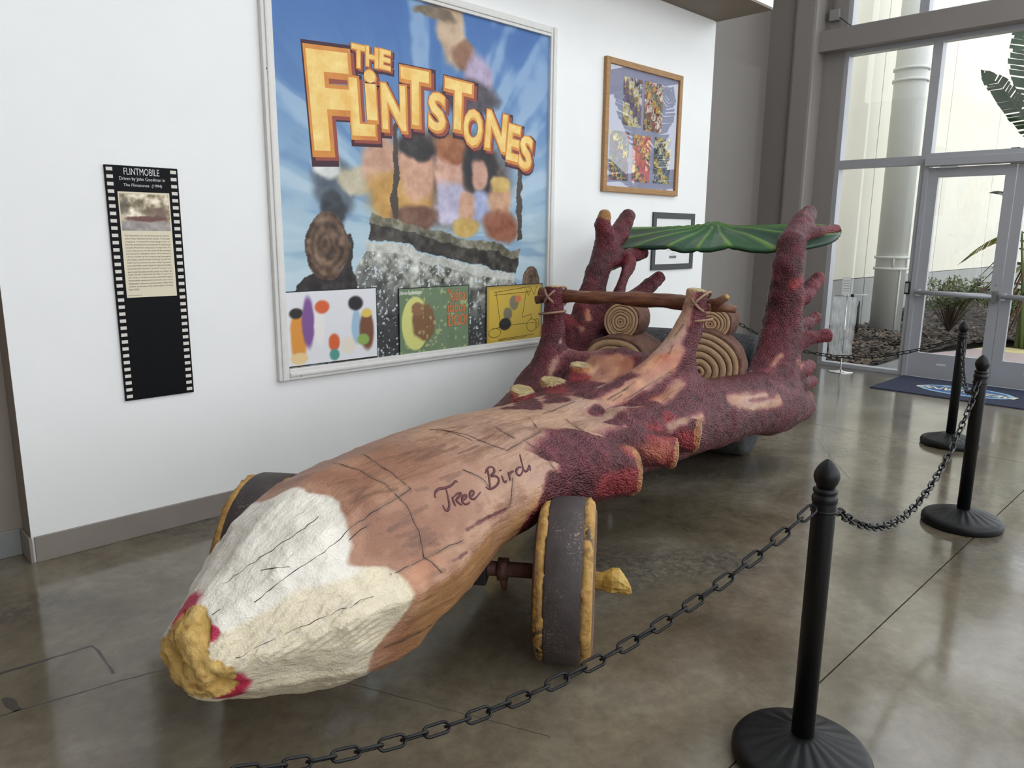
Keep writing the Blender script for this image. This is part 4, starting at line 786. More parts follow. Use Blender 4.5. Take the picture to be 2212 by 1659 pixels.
# dash pole with forked ends, lashed to the posts
M_pole = mat('varnished_brown_pole', (132, 84, 58), .45, col2=(78, 46, 34), vscale=5, bump=.6, bscale=18, stretch=(8, 1.2, 8))
tt = np.linspace(-.60, .52, 40); pole = [c_(3.085 + .008 * math.sin(t * 7), t, 1.268 + .006 * math.sin(t * 5 + 1) - .012 * t) for t in tt]; prr = [.040 + .004 * math.sin(t * 9) + .003 * math.sin(t * 23) for t in tt]
pl = tube('dash_pole', pole, prr, M_pole, CAR, 16)
for i, v in enumerate(pl.data.vertices): v.co += Vector((.004 * math.sin(v.co.y * 31 + v.co.z * 90), 0, .004 * math.sin(v.co.y * 23 + v.co.x * 110)))
tube('pole_fork', [c_(3.085, .48, 1.265), c_(3.07, .54, 1.275), c_(3.05, .60, 1.312)], [.032, .027, .022], M_pole, pl, 12); tube('pole_fork', [c_(3.085, .50, 1.255), c_(3.11, .57, 1.25), c_(3.13, .64, 1.240)], [.033, .027, .020], M_pole, pl, 12)
tube('pole_fork', [c_(3.085, -.50, 1.27), c_(3.06, -.57, 1.245), c_(3.05, -.61, 1.235)], [.034, .028, .026], M_pole, pl, 12)
tube('fork_cap', [c_(3.051, .597, 1.309), c_(3.046, .608, 1.32)], [.019, .016], M_gold, pl, 10)
M_strap = mat('brown_leather_lashing', (150, 118, 96), .6, var=.08, vscale=30)
for sg, zt in ((1, 1.30), (-1, 1.29)):
    for k, (dz, tl, rad) in enumerate(((-.10, .0, .082), (0, .7, .092), (0, -.7, .092))):
        P = []
        for a in np.linspace(0, 2 * math.pi, 26)[:-1]:
            if k == 0: P.append(c_(2.995 + rad * math.cos(a), sg * .46 + rad * math.sin(a) * 1.0, zt + dz + .012 * math.sin(a * 1) - .02))
            else: P.append(c_(3.035 + (rad + .015) * math.cos(a), sg * .46 + tl * .07 * math.sin(a) + .030 * math.cos(a) * 0, zt - .02 + .058 * math.sin(a)))
        tube('lashing', P, .008, M_strap, CAR, 6, True)
# leaf canopy
def leaf_canopy():
    nu, nv = 150, 40; T0 = -.02; V = []; C = []
    for side in (0, 1):
        for j in range(nv + 1):
            v = j / nv
            for i in range(nu + 1):
                u = i / nu; t0_ = -.58 - .26 * v; t = t0_ + (.95 - t0_) * u; w = 1.0
                if t > .66: w = math.sqrt(max(0, 1 - ((t - .66) / .292) ** 2)) ** .8
                vv = .5 + (v - .5) * w + (.10 * (1 - w)); wavy = .012 * math.sin(t * 9) + .008 * math.sin(t * 23 + 1)
                s = 4.33 + .62 * vv + wavy * (1 - v); z = 1.565 + .165 * vv ** .85 + .035 * math.exp(-((t - T0) / .10) ** 2) * smooth01(np.array(v), .55, 1.) - .012 * math.cos(t * 11) * (1 - v) + .008 * (t - .1)
                # veins fan out from the top middle
                ang = math.atan2((1.02 - v) * .55, (t - T0)) ; rad = math.hypot(t - T0, (1.02 - v) * .55); k = math.cos(ang * 17); vein = max(0, k) ** 6 * min(1, rad / .1) * (1 - smooth01(np.array(rad), .9, 1.1) * .4)
                z += .012 * vein - .006 * max(0, -k)
                V.append((s, -t, z - (.028 if side else 0)));
                base = np.array((30, 74, 46.)) + np.array((10, 14, 4)) * math.sin(t * 5 + v * 3); c = base * (1 - .92 * vein) + np.array((118, 150, 62.)) * .92 * vein
                if v > .86: c = c * .5 + np.array((98, 130, 58.)) * .5
                if side: c = np.array((34, 58, 40.))
                C.append(c)
    n1_ = (nu + 1) * (nv + 1); F = []
    for j in range(nv):
        for i in range(nu):
            a = j * (nu + 1) + i; F.append((a, a + nu + 1, a + nu + 2, a + 1)); F.append((n1_ + a, n1_ + a + 1, n1_ + a + nu + 2, n1_ + a + nu + 1))
    bd = [i for i in range(nu + 1)] + [(j) * (nu + 1) + nu for j in range(1, nv + 1)] + [nv * (nu + 1) + i for i in range(nu - 1, -1, -1)] + [j * (nu + 1) for j in range(nv - 1, 0, -1)]
    for a, b in zip(bd, bd[1:] + bd[:1]): F.append((a, b, n1_ + b, n1_ + a))
    o = mesh('leaf_canopy', V, F, mat('painted_green_leaf', (40, 90, 50), .42, attr='Col', var=.10, vscale=18, bump=.2, bscale=50), CAR, True, lin(np.array(C)))
    o['label'] = 'green ribbed leaf roof'
    return o
leaf_canopy()

# ------------------------------------------------------------------ big framed film poster (generic stand-in artwork)
M_print = mat('printed_vinyl', (255, 255, 255), .5, attr='Col'); M_pframe = mat('white_painted_moulding', (222, 220, 216), .5, var=.03, vscale=20)
YF = 4.213
def rail(name, x0, x1, z0, z1, d, m, parent, b=.006): return box(name, (x0, YF - d, z0), (x1, YF, z1), m, parent, b)
def obj_at(name, x, z): return empty(name, (x, YF, z))
class Loc:                                                            # build wall things in wall coordinates, then re-root on an Empty
    def __init__(s, name, x, z): s.e = empty(name, (x, YF, z)); s.off = Vector((x, YF, z))
    def add(s, o): o.parent = s.e; o.matrix_parent_inverse = Matrix.Translation(-s.off); return o
lp = Loc('poster_panel', 3.36, .74); tag(lp.e, 'huge blue film poster in a white frame with orange stone lettering', 'poster')
x0, x1, z0, z1 = 2.155, 4.60, .755, 3.20
for a in ((x0, x0 + .07, z0, z1), (x1 - .07, x1, z0, z1), (x0 + .07, x1 - .07, z0, z0 + .07), (x0 + .07, x1 - .07, z1 - .07, z1)):
    r = lp.add(rail('frame_moulding', *a, .035, M_pframe, None)); w, h = a[1] - a[0], a[3] - a[2]
    if w > h: lp.add(rail('moulding_bead', a[0], a[1], a[2] + h * .3, a[3] - h * .35, .045, M_pframe, None, .008))
    else: lp.add(rail('moulding_bead', a[0] + w * .3, a[1] - w * .35, a[2], a[3], .045, M_pframe, None, .008))
for x, z in ((2.175, 2.55), (2.18, 1.05), (4.58, 2.6), (4.585, 1.2), (2.30, .775), (4.2, .78)): lp.add(box('nail_head', (x - .004, YF - .0365, z - .004), (x + .004, YF - .034, z + .004), M_dark))
def pn(X, Z, sc, k=0): return fbm(np.stack([X, Z, np.full_like(X, k * 3.3 + .5)], 1), sc)
def art(X, Z):
    v = (Z - .8) / 2.35; C = over(np.tile(np.array((178, 203, 214.)), (len(X), 1)), smooth01(v, .25, 1.0), (62, 108, 172)); a = np.arctan2(Z - 1.6, X - 3.4); r = np.hypot(Z - 1.6, X - 3.4)
    st = fbm(np.stack([a * 3.2, r * .35, np.zeros_like(a)], 1), 3.0) + .35 * pn(X, Z, 6); C = over(C, smooth01(st, .0, .35) * .45 * smooth01(r, .3, .9), (206, 222, 232)); C = over(C, smooth01(-st, .1, .4) * .3, (52, 96, 160))
    n = pn(X, Z, 7, 1); m = pn(X, Z, 22, 2); W = X + .05 * n + .012 * m; U = Z + .05 * pn(X, Z, 7, 5)
    def B(cx, cz, rx, rz, c, k=1., soft=.3):
        nonlocal C; C = over(C, blob(W, U, cx, cz, rx, rz, soft) * k, np.array(c, float) + m[:, None] * 26 + n[:, None] * 26)
    # loose colour masses only, no figures
    for q in ((3.56, 2.98, .14, .22, (196, 168, 140)), (3.66, 2.86, .13, .10, (150, 108, 84)), (3.80, 2.72, .16, .20, (172, 156, 182)), (3.72, 2.60, .30, .14, (70, 62, 72)), (3.40, 3.08, .20, .035, (120, 104, 84))): B(*q)
    for q in ((2.60, 1.92, .17, .20, (92, 104, 118)), (2.75, 1.98, .16, .09, (196, 186, 160)), (2.55, 2.05, .09, .10, (214, 216, 212)), (2.58, 1.78, .10, .12, (52, 58, 66))): B(*q)
    for q in ((3.55, 2.02, .62, .36, (92, 74, 66)), (2.95, 2.08, .17, .20, (204, 160, 136)), (3.10, 1.88, .30, .20, (196, 150, 78)), (3.24, 2.06, .17, .20, (208, 160, 134)), (3.24, 2.21, .17, .09, (36, 30, 30)), (3.52, 2.08, .14, .20, (206, 160, 140)), (3.55, 2.22, .16, .10, (158, 96, 58)),
              (3.55, 1.86, .18, .16, (190, 184, 208)), (3.80, 2.12, .18, .20, (34, 28, 32)), (3.80, 2.06, .09, .12, (206, 160, 140)), (3.80, 1.84, .16, .13, (160, 168, 202)), (4.02, 1.90, .13, .17, (204, 158, 124)), (4.02, 2.02, .12, .07, (206, 172, 100)), (4.02, 1.70, .20, .13, (150, 92, 66)), (3.68, 1.84, .09, .12, (204, 158, 132)), (3.68, 1.70, .12, .07, (198, 164, 90)), (3.22, 1.76, .22, .10, (112, 76, 58))): B(*q)
    for x in (3.06, 4.22): C = over(C, ((np.abs(W - x) < .025) & (U > 1.6) & (U < 2.35)), (70, 58, 50))
    stone = inpoly(W, U, [(2.83, 1.60), (4.166, 1.351), (4.25, 1.10), (4.30, .75), (2.45, .75), (2.62, 1.10), (2.697, 1.291)]); sv = np.array((150, 152, 142.)) * np.ones((len(X), 1)) + (n * 60 + m * 150)[:, None]
    tl = 1.60 - (X - 2.83) * .186; sv = over(sv, smooth01(tl - U + .25 * n, .10, .5) * .85, (44, 46, 48)); sv = over(sv, (pn(X, Z, 60, 4) > .33) * 1., (206, 210, 214)); sv = over(sv, (np.abs(tl - U - .03) < .035) * .7, (212, 212, 204)); C = over(C, stone, sv)
    beam = inpoly(W, U, [(2.864, 1.768), (4.214, 1.528), (4.19, 1.35), (2.831, 1.613)]); C = over(C, beam, np.array((58, 52, 46.)) + (n * 40 + m * 60)[:, None]); C = over(C, beam & (U > 1.768 - (X - 2.864) * .178 - .06), np.array((120, 116, 98.)) + (m * 90)[:, None])
    C = over(C, inpoly(W, U, [(2.46, 1.42), (2.68, 1.66), (2.76, 1.30), (2.70, 1.05), (2.45, 1.22), (2.30, 1.24), (2.30, 1.33)]), np.array((40, 34, 34.)) + (m * 50)[:, None])
    for cx, cz, rx, rz in ((2.53, 1.56, .15, .20), (4.36, 1.30, .10, .11)):
        d = np.hypot((W - cx) / rx, (U - cz) / rz); ring = .5 + .5 * np.sin(d * 22 + n * 3); C = over(C, d < 1, over(np.tile(np.array((116, 88, 66.)), (len(X), 1)), ring * .6, (58, 44, 36)) + (m * 60)[:, None])
    C = over(C, (U < .92) * smooth01(np.abs(W - 3.3), .75, 1.0), np.array((120, 122, 118.)) + (m * 200)[:, None])
    return C
lp.add(print_grid('poster_print', x0 + .06, x1 - .06, z0 + .06, z1 - .06, YF - .012, .0063, art, M_print, None))
M_tsh = mat('title_shadow_ink', (64, 30, 46), .6); M_tside = mat('title_side_ink', (150, 74, 60), .6); M_tor = mat('title_orange_ink', (224, 152, 62), .5, col2=(206, 122, 44), vscale=7); M_tye = mat('title_yellow_ink', (250, 222, 140), .5, col2=(238, 186, 92), vscale=9)
TL = [('F', 2.603, 2.416, .325, .638, .06), ('L', 2.826, 2.408, .20, .38, .05), ('i', 2.892, 2.488, .10, .33, .05), ('N', 3.068, 2.436, .215, .31, .02), ('T', 3.244, 2.52, .265, .39, 0), ('S', 3.426, 2.45, .17, .275, -.02), ('T', 3.615, 2.513, .28, .36, -.05), ('O', 3.753, 2.379, .20, .275, -.08), ('N', 3.983, 2.377, .235, .295, -.10), ('E', 4.159, 2.308, .145, .29, -.12), ('S', 4.293, 2.251, .155, .27, -.14),
      ('T', 2.804, 2.71, .11, .15, -.02), ('H', 2.903, 2.722, .105, .13, -.03), ('E', 3.001, 2.722, .10, .13, -.05)]
tw = None
for k, (chh, cx, cz, w, h, ro) in enumerate(TL):
    f_ = min(1, h / .3)
    a = lp.add(wall_text('title_letter', chh, cx + .012, cz - .012, w * 1.16, h * 1.12, YF - .0128 - k * .00004, M_tsh, None, .085, ro)); a.name = 'title_letter'
    for nm, dx, dz, sx, sz, m, off, y in (('letter_side', .018 * f_, -.014 * f_, 1.02, 1.0, M_tside, .08, .0136), ('letter_face', -.006, .004, 1.0, 1.0, M_tor, .075, .0144), ('letter_highlight', -.010 * f_, .010 * f_, .88, .90, M_tye, .035, .0152)):
        o = wall_text(nm, chh, cx + dx, cz + dz, w * sx, h * sz, YF - y - k * .00004, m, None, off, ro); o.parent = a; o.matrix_parent_inverse = Matrix.Translation(-lp.off)
        o.matrix_parent_inverse = Matrix.Identity(4)
# inset cards
M_cardedge = mat('card_dark_edge', (30, 34, 30), .6)
def card(name, label, x0, x1, z0, z1, paint):
    l = Loc(name, (x0 + x1) / 2, z0); tag(l.e, label, 'print'); l.e.location.y = YF
    l.add(box('card_board', (x0, YF - .022, z0), (x1, YF - .0185, z1), M_cardedge)); l.add(print_grid('card_print', x0 + .006, x1 - .006, z0 + .006, z1 - .006, YF - .0226, .007, paint, M_print, None)); return l
def cw(X, Z):
    C = np.tile(np.array((226, 226, 230.)), (len(X), 1)); n = pn(X, Z, 9, 6)
    for q in ((2.30, 1.02, .06, .17, (222, 148, 62)), (2.29, 1.16, .05, .035, (40, 36, 36)), (2.37, 1.10, .045, .17, (128, 84, 146)), (2.45, 1.08, .04, .14, (236, 232, 228)), (2.47, 1.19, .055, .045, (216, 98, 54)), (2.55, .96, .045, .06, (214, 96, 52)), (2.55, .88, .04, .04, (84, 150, 140)), (2.66, .93, .06, .06, (232, 222, 206)), (2.72, 1.05, .04, .12, (160, 190, 214)), (2.72, 1.20, .06, .05, (36, 34, 36)), (2.80, 1.02, .06, .14, (120, 76, 54)), (2.80, 1.13, .045, .03, (224, 196, 92)), (2.30, .88, .06, .04, (232, 204, 150)), (2.77, .96, .05, .04, (140, 170, 90))): C = over(C, blob(X + .01 * n, Z, q[0], q[1], q[2], q[3], .25), np.array(q[4], float))
    return C
def cg(X, Z):
    n = pn(X, Z, 9, 7); C = np.tile(np.array((112, 132, 102.)), (len(X), 1)) + n[:, None] * 16
    C = over(C, blob(X, Z, 3.20, 1.03, .12, .19, .05), (212, 212, 128)); C = over(C, blob(X + .03 * n, Z + .03 * n, 3.27, 1.03, .11, .14, .15), (128, 92, 62)); C = over(C, blob(X + .03 * n, Z, 3.22, 1.13, .06, .05, .2), (142, 104, 72)); return over(C, (pn(X, Z, 30, 8) > .36) * .6, (200, 204, 140))
def cy(X, Z):
    n = pn(X, Z, 12, 9); e = np.minimum(np.minimum(X - 3.868, 4.49 - X), np.minimum(Z - .80, 1.262 - Z)); C = over(np.tile(np.array((208, 176, 66.)), (len(X), 1)), (1 - smooth01(e, .0, .05)) * .5, (120, 100, 50))
    C = over(C, blob(X + .02 * n, Z, 4.17, 1.12, .05, .06, .15), (130, 122, 96)); C = over(C, blob(X, Z, 4.21, 1.15, .035, .03, .15), (216, 120, 70)); C = over(C, blob(X + .02 * n, Z, 4.10, 1.04, .05, .05, .15), (122, 116, 92)); return over(C, blob(X + .02 * n, Z, 4.07, .96, .07, .05, .15), (34, 30, 26))
lw = card('print_card', 'white picture card with small bright colour shapes, leftmost on poster bottom', 2.215, 2.882, .832, 1.296, cw)
lg = card('print_card', 'green picture card with orange words and yellow oval on poster', 3.06, 3.696, .818, 1.28, cg)
ly = card('print_card', 'yellow picture card with black line drawing, rightmost on poster', 3.87, 4.49, .800, 1.262, cy)
M_yor = mat('orange_caption_ink', (216, 128, 72), .6); M_ybr = mat('brown_caption_outline', (110, 56, 40), .6); M_wt = mat('white_caption_ink', (232, 232, 226), .6)
for s, cx, cz, w, h in (('Yabba', 3.575, 1.215, .17, .085), ('dabba', 3.575, 1.125, .17, .075), ('DOO!', 3.585, 1.030, .18, .085)):
    lg.add(wall_text('caption', s, cx, cz, w * 1.04, h * 1.06, YF - .0232, M_ybr, None, .022)); lg.add(wall_text('caption', s, cx, cz, w, h, YF - .0238, M_yor, None, .0))
lg.add(wall_text('caption', 'Hanna-Barbera.com', 3.165, 1.248, .19, .028, YF - .0232, M_wt, None, .01, 0, .2))
M_blk = mat('black_line_ink', (30, 26, 22), .7)
def scrib(lines, y=YF - .0232): return tubes('line_drawing', [[(x, y, z) for x, z in l] for l in lines], .0018, M_blk, None, 4)
circ = lambda cx, cz, rx, rz, n=18: [(cx + rx * math.cos(6.2832 * i / n), cz + rz * math.sin(6.2832 * i / n)) for i in range(n + 1)]
ly.add(scrib([circ(3.96, .90, .065, .035), circ(4.37, .93, .06, .05), [(3.93, .93), (4.10, .95), (4.40, .95)], [(3.97, 1.22), (4.02, .95)], [(4.30, 1.20), (4.26, 1.0)], [(3.95, 1.21), (4.34, 1.24), (4.34, 1.20), (3.95, 1.19)], [(4.0, .845), (4.2, .85), (4.4, .855)], [(4.0, .835), (4.3, .842)], [(4.26, 1.0), (4.36, 1.02), (4.36, .98)], circ(4.43, .94, .02, .04), [(4.30, 1.22), (4.33, 1.17), (4.36, 1.23), (4.39, 1.17), (4.42, 1.24)]]))
# ------------------------------------------------------------------ film strip information board
ls = Loc('film_strip_sign', 1.46, .76); tag(ls.e, 'tall black film-strip information board with white perforations on white wall', 'sign')
M_black = mat('gloss_black_board', (10, 11, 14), .55, spec=.15); M_perf = mat('pale_perforation_ink', (222, 216, 208), .6); M_cream = mat('cream_text_panel', (226, 216, 190), .6); M_sil = mat('silver_title_ink', (215, 215, 215), .5)
ls.add(box('board', (1.285, YF - .014, .762), (1.645, YF, 1.972), M_black, None, .003))
for sx in (1.292, 1.606):
    pm = None
    for i in range(33):
        z = 1.952 - i * (1.952 - .785) / 32
        o = ls.add(box('perforation', (sx, YF - .0146, z - .0085), (sx + .030, YF - .014, z + .0085), M_perf, None, 0))
ls.add(box('text_panel', (1.337, YF - .0147, 1.305), (1.592, YF - .014, 1.843), M_cream, None))
YT = YF - .0152
ls.add(wall_text('sign_title', 'FLINTMOBILE', 1.462, 1.944, .175, .034, YT, M_sil, None, .0)); ls.add(wall_text('sign_text', 'Driven by John Goodman in', 1.463, 1.906, .225, .022, YT, M_sil, None)); ls.add(wall_text('sign_text', 'The Flintstones  (1994)', 1.463, 1.875, .19, .019, YT, M_sil, None, 0, 0, .12))
TX = ['The Flintmobile was a three-dimensional interpre-', 'tation of the celebrated cartoon vehicle. To be easily', 'recognized, it retained the simple design of the car', 'from the animated series. George Barris constructed', 'the pilot Flintmobile using easy-to-shape foam. To', 'create duplicate cars, he took molds off the prototype', 'and cast parts in fiberglass, which were attached to', 'a frame welded up from square and rectangular', 'steel tubing. Several versions of the log- framed Flint-', 'mobile were produced, some with rolling "log wheels,"', 'some with hidden caster wheels for improved mobility.', 'Gas-powered and electric "process" versions were', 'also made that allowed the actors to "drive" for', 'longer periods of time with less effort. To promote', 'the movie, a number of studio-authorized replica', 'Flintmobiles appeared at premieres, toy stores,', 'McDonalds restaurants, and auto shows. Other Flint-', 'mobiles can be seen in the recent sequel, Viva Rock', 'Vegas (2000).']
M_txt = mat('brown_body_text_ink', (78, 66, 58), .7)
for i, s in enumerate(TX): ls.add(wall_text('text_line', s, 1.4645 if i < 18 else 1.375, 1.622 - i * .01535, .225 if i < 18 else .055, .0105, YT, M_txt, None))
ls.add(wall_text('text_line', 'COLLECTION OF ANONYMOUS', 1.378, 1.316, .07, .004, YT, M_txt, None))
def ph(X, Z):
    n = pn(X, Z, 40, 3); C = np.array((186, 172, 146.)) + n[:, None] * 150; C = over(C, Z < 1.698 + .01 * n, np.array((164, 154, 150.)) + n[:, None] * 40); C = over(C, blob(X + .02 * n, Z + .01 * n, 1.47, 1.71, .115, .016, .3), (112, 72, 66)); C = over(C, blob(X + .02 * n, Z, 1.52, 1.74, .07, .03, .4) * .7, (110, 84, 74)); return over(C, blob(X, Z + .02 * n, 1.36, 1.77, .03, .04, .5) * .6, (86, 78, 70))
ls.add(print_grid('photo_inset', 1.343, 1.586, 1.648, 1.834, YT, .004, ph, M_print, None))
# ------------------------------------------------------------------ oak framed collage and black framed diagram
lo_ = Loc('picture_frame', 5.78, 2.02); tag(lo_.e, 'oak picture frame with five colourful leaflets on a lavender mat', 'picture')
M_oak = mat('oak_moulding', (176, 132, 78), .45, col2=(146, 106, 60), vscale=5, stretch=(2, 20, 20)); M_mat_ = mat('lavender_mat_board', (150, 152, 178), .7); M_pglass = glass('picture_glass', (.97, .97, .97), 1.0, .13)
x0, x1, z0, z1 = 5.215, 6.355, 2.015, 3.105
for a in ((x0, x0 + .05, z0, z1), (x1 - .05, x1, z0, z1), (x0 + .05, x1 - .05, z0, z0 + .05), (x0 + .05, x1 - .05, z1 - .05, z1)): lo_.add(rail('frame_moulding', *a, .035, M_oak, None, .006))
lo_.add(box('mat_board', (x0 + .045, YF - .012, z0 + .045), (x1 - .045, YF, z1 - .045), M_mat_)); lo_.add(mesh('glass_pane', [(x0 + .048, YF - .022, z0 + .048), (x1 - .048, YF - .022, z0 + .048), (x1 - .048, YF - .022, z1 - .048), (x0 + .048, YF - .022, z1 - .048)], [(0, 1, 2, 3)], M_pglass))
PAL = [[(96, 74, 122), (60, 50, 60), (210, 200, 190), (200, 180, 60), (120, 90, 70)], [(212, 160, 70), (70, 50, 40), (220, 214, 200), (150, 60, 40), (90, 110, 100)], [(212, 190, 70), (44, 54, 70), (150, 60, 80), (70, 80, 96), (30, 30, 34)], [(190, 74, 84), (226, 190, 90), (60, 56, 66), (200, 110, 60), (200, 90, 100)], [(84, 110, 140), (210, 180, 80), (60, 64, 66), (200, 190, 150), (40, 50, 60)]]
def flyer(k):
    cells = {}; rn = random.Random(40 + k)
    def p(X, Z):
        n = pn(X, Z, 30, k); ix = np.floor((X + .02 * n) / .067).astype(int); iz = np.floor((Z + .02 * n) / .058).astype(int); C = np.zeros((len(X), 3)); h = (ix * 7919 + iz * 104729 + k * 31) % 5; pal = np.array(PAL[k], float); C = pal[h]; d = np.hypot((X / .067) % 1 - .5, (Z / .058) % 1 - .5); C = over(C, (d < .38) & ((ix * 13 + iz * 7) % 3 == 0), pal[(h + 2) % 5]); C = over(C, (pn(X, Z, 70, k + 20) > .15) * .8, pal[(h + 1) % 5]); return C + n[:, None] * 40
    return p
for k, (a, b, c, d) in enumerate(((5.476, 5.745, 2.584, 2.984), (5.785, 6.066, 2.57, 2.987), (5.312, 5.582, 2.118, 2.53), (5.636, 5.906, 2.117, 2.521), (5.965, 6.23, 2.12, 2.53))): lo_.add(print_grid('leaflet', a, b, c, d, YF - .0135, .0075, flyer(k), M_print, None))
lb = Loc('picture_frame', 6.36, 1.32); tag(lb.e, 'small black frame holding a white sheet with a line diagram', 'picture'); M_bfr = mat('charcoal_frame', (52, 54, 56), .45); M_paper = mat('white_paper', (232, 232, 232), .6)
x0, x1, z0, z1 = 6.00, 6.71, 1.322, 1.862
for a in ((x0, x0 + .055, z0, z1), (x1 - .055, x1, z0, z1), (x0 + .055, x1 - .055, z0, z0 + .055), (x0 + .055, x1 - .055, z1 - .055, z1)): lb.add(rail('frame_bar', *a, .018, M_bfr, None, .003))
lb.add(box('paper', (x0 + .05, YF - .008, z0 + .05), (x1 - .05, YF, z1 - .05), M_paper))
ink = mat('grey_diagram_ink', (120, 120, 122), .7)
star = [(6.36 + r * math.cos(a), 1.61 + r * math.sin(a) * .8) for i in range(10) for r, a in [((.17 if i % 2 == 0 else .12), math.pi / 2 + i * math.pi / 5)]]
lb.add(tubes('line_diagram', [[(x, YF - .0082, z) for x, z in star + star[:1]]] + [[(6.36, YF - .0082, 1.61), (x, YF - .0082, z)] for x, z in star[1::2]], .0016, ink, None, 4)); lb.add(wall_text('caption', 'STAGE', 6.36, 1.475, .06, .012, YF - .0084, ink, None)); lb.add(box('caption_box', (6.30, YF - .0084, 1.43), (6.42, YF - .008, 1.455), ink))
# ------------------------------------------------------------------ entrance mat
mt = tag(empty('entrance_mat', (9.15, 2.23, 0)), 'navy entrance mat with blue oval logo in front of the doors', 'mat')
box('mat_base', (-.50, -.86, 0), (.56, .82, .012), mat('navy_carpet', (44, 50, 74), .95, var=.12, vscale=160, bump=.4, bscale=300), mt, .004)
def ell(name, rx, ry, z, m, cx=0, cy=0):
    n = 48; return mesh(name, [(cx + rx * math.cos(6.28319 * i / n), cy + ry * math.sin(6.28319 * i / n), z) for i in range(n)], [tuple(range(n))], m, mt)
ell('logo_oval', .27, .46, .0125, mat('pale_blue_carpet', (150, 190, 216), .95)); ell('logo_oval', .225, .415, .0131, mat('mid_blue_carpet', (74, 104, 150), .95))
def mat_text(s, cx, cy, w, h, m, off):
    V, F = glyphs(s, off); q = fit(V, 0, 0, w, h, 0, .15); mesh('logo_lettering', np.stack([cx - q[:, 1], cy + q[:, 0], np.full(len(q), .0138 if off < .03 else .0134)], 1), F, m, mt)
mat_text('DEZERLAND', .0 - .02, 0, .99, .16, mat('dark_logo_outline', (36, 42, 66), .95), .05); mat_text('DEZERLAND', -.02, 0, .96, .14, mat('cream_carpet_lettering', (226, 224, 200), .95), .02); mat_text('PARK', .13, .12, .32, .075, bpy.data.materials['cream_carpet_lettering'], .0)
# ------------------------------------------------------------------ stanchions and chains
M_post = mat('black_plastic', (11, 11, 13), .45, spec=.35, var=.1, vscale=40, bump=.06, bscale=220)
def stanchion(loc, label):
    t = tag(empty('stanchion', loc), label, 'barrier post', 'black chain barrier posts'); n = 96; V = []; F = []; pr = [(.0, 0), (.205, 0), (.213, .012), (.213, .035), (.203, .05), (.188, .056), (.15, .066), (.10, .083), (.062, .096), (.045, .10), (.034, .10)]
    for j, (r, z) in enumerate(pr):
        for i in range(n):
            a = 2 * math.pi * i / n; fl_ = .007 * (abs(math.sin(a * 9)) - .5) * (1 if 5 <= j <= 8 else 0) * (math.sin((r - .05) / .14 * math.pi) if 5 <= j <= 8 else 0); V.append((max(r, .0005) * math.cos(a), max(r, .0005) * math.sin(a), z + fl_))
    for j in range(len(pr) - 1):
        for i in range(n): k = (i + 1) % n; F.append((j * n + i, j * n + k, (j + 1) * n + k, (j + 1) * n + i))
    mesh('base', V, F, M_post, t, True); lathe('pole', [(.0345, .098), (.0345, .875), (.033, .882)], M_post, t, 32)
    lathe('collar', [(.033, .872), (.0365, .876), (.0375, .888), (.034, .896), (.030, .899), (.035, .905), (.036, .913), (.026, .92)], M_post, t, 32)
    lathe('finial', [(.022, .915), (.026, .922), (.034, .938), (.0375, .952), (.0355, .966), (.028, .982), (.017, .996), (.008, 1.004), (.001, 1.007)], M_post, t, 32)
    lathe('chain_collar_ring', [(.0350, .845), (.0385, .845), (.0385, .853), (.0350, .853)], M_post, t, 32); return t
st0 = stanchion((2.17, .86, 0), 'nearest black barrier post, its base cut off by the bottom edge')
def copy_tree(o, loc, label):
    c = o.copy(); COL.objects.link(c); c.location = loc; c['label'] = label
    for k in o.children: q = k.copy(); COL.objects.link(q); q.parent = c
    return c
PST = [(2.17, .86), (4.83, 1.11), (6.70, 1.70), (7.05, 4.03), (-.35, 1.85)]
copy_tree(st0, (*PST[1], 0), 'middle black barrier post standing over a floor joint at right'); copy_tree(st0, (*PST[2], 0), 'farther black barrier post in front of the entrance mat'); copy_tree(st0, (*PST[3], 0), 'farthest black barrier post almost hidden behind the car seats')
copy_tree(st0, (*PST[4], 0), 'black barrier post left of the frame holding the near chain end')
def link_mesh():
    L_, R_, r = .0195, .0135, .0042; P = []
    for i in range(9): a = -math.pi / 2 + math.pi * i / 8; P.append((L_ + R_ * math.cos(a), R_ * math.sin(a), 0))
    for i in range(9): a = math.pi / 2 + math.pi * i / 8; P.append((-L_ + R_ * math.cos(a), R_ * math.sin(a), 0))
    V, F = tube_vf(P, r, 7, True); o = mesh('chain_link', V, F, M_chain, None, True); me = o.data; bpy.data.objects.remove(o); return me
M_chain = mat('black_plastic_chain', (12, 12, 15), .35, spec=.4); LM = link_mesh(); PITCH_ = .0535
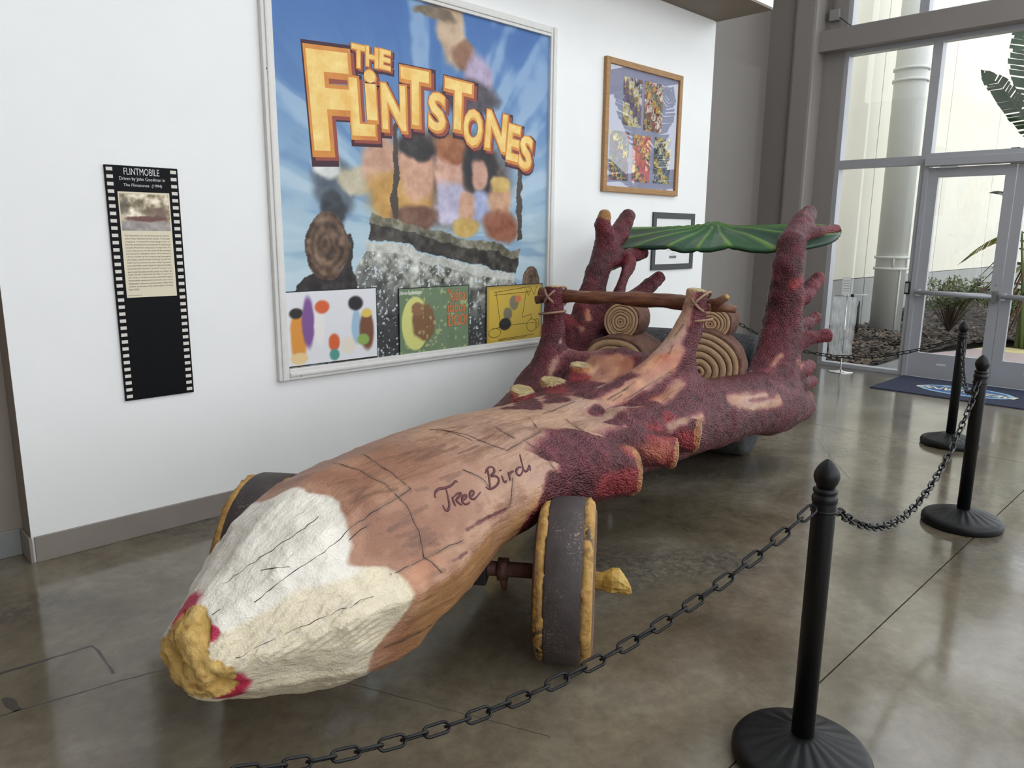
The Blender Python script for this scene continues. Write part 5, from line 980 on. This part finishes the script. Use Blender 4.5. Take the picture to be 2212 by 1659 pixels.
def chain(a, b, sag, label):
    a = Vector((*a, .862)); b = Vector((*b, .862)); d = (b - a); d.z = 0; a = a + d.normalized() * .040; b = b - d.normalized() * .040
    t = tag(empty('barrier_chain', tuple((a + b) / 2 - Vector((0, 0, .862)))), label, 'chain', 'black barrier chains'); t.location.z = .862 - sag
    f_ = lambda u: a.lerp(b, u) - Vector((0, 0, 4 * sag * u * (1 - u))); us = np.linspace(0, 1, 800); pts = [f_(u) for u in us]; cum = [0]
    for p, q in zip(pts[:-1], pts[1:]): cum.append(cum[-1] + (q - p).length)
    n = max(3, int(round(cum[-1] / .0555))); step = cum[-1] / n
    for i in range(n):
        s = (i + .5) * step; u = np.interp(s, cum, us); p = f_(u); tg = (f_(min(1, u + .01)) - f_(max(0, u - .01))).normalized(); side = tg.cross(Vector((0, 0, 1))).normalized(); up_ = side.cross(tg); ang = math.radians(45 + 90 * (i % 2) + 12 * math.sin(i * 1.7)); y = side * math.cos(ang) + up_ * math.sin(ang); z = tg.cross(y)
        o = bpy.data.objects.new('chain_link', LM); COL.objects.link(o); o.parent = t; M_ = Matrix((tg, y, z)).transposed().to_4x4(); M_.translation = p - t.location; o.matrix_local = M_
    return t
chain(PST[4], PST[0], .42, 'long black chain sagging across the foreground in front of car nose'); chain(PST[0], PST[1], .37, 'black chain hanging between the nearest and the middle barrier posts'); chain(PST[1], PST[2], .22, 'short black chain hanging between middle and farther barrier posts'); chain(PST[2], PST[3], .28, 'black chain hanging behind the car in front of the left window')
# ------------------------------------------------------------------ umbrella bag stand by the window
t = tag(empty('bag_stand', (9.42, 3.69, 0)), 'chrome pole stand hung with clear plastic umbrella bags by the window', 'bag stand'); M_chr = mat('polished_chrome', (215, 215, 218), .12, .95)
lathe('base', [(.001, 0), (.145, 0), (.148, .004), (.14, .009), (.03, .016), (.012, .03)], M_chr, t, 40); tube('pole', [(0, 0, .02), (0, 0, .96)], .010, M_chr, t, 12); tube('hanger_rod', [(-.10, .11, .945), (.0, .0, .95), (.16, -.17, .955)], .005, M_chr, t, 8)
box('rod_clip', (.02, -.06, .93), (.05, -.03, .965), M_dark, t); sg = empty('sign_card', (-.02, .02, 1.05), math.radians(-45), t); box('card', (-.05, -.002, -.09), (.05, .002, .12), mat('sign_grey_card', (196, 196, 190), .5), sg)
for i in range(5): box('text_line', (-.04, -.003, .07 - i * .03), (.04, -.002, .078 - i * .03), bpy.data.materials['notice_ink'], sg)
def bag_mat():
    m = bpy.data.materials.new('clear_plastic_film'); m.use_nodes = True; nt = m.node_tree; N = nt.nodes; LK = nt.links; b = N['Principled BSDF']; b.inputs['Base Color'].default_value = (.85, .88, .88, 1); b.inputs['Roughness'].default_value = .15; b.inputs['Alpha'].default_value = .42; return m
M_bag = bag_mat(); rb = random.Random(9)
for k in range(9):
    u = (k - 4) / 4.; cx = -.02 + u * .085; cy = .02 - u * .085; V = []; F = []; n = 9; m = 26; p1, p2 = rb.uniform(0, 6), rb.uniform(0, 6)
    for j in range(m + 1):
        z = .93 - .74 * j / m - rb.uniform(0, .004)
        for i in range(n): w = (i / (n - 1) - .5) * .055; dp = .010 * math.sin(i * 2.2 + p1 + j * .35) + .006 * math.sin(j * .9 + p2); V.append((cx + w * .7 + dp * .7, cy - w * .7 + dp * .7, z))
    for j in range(m):
        for i in range(n - 1): a = j * n + i; F.append((a, a + 1, a + n + 1, a + n))
    mesh('plastic_bag', V, F, M_bag, t, True)
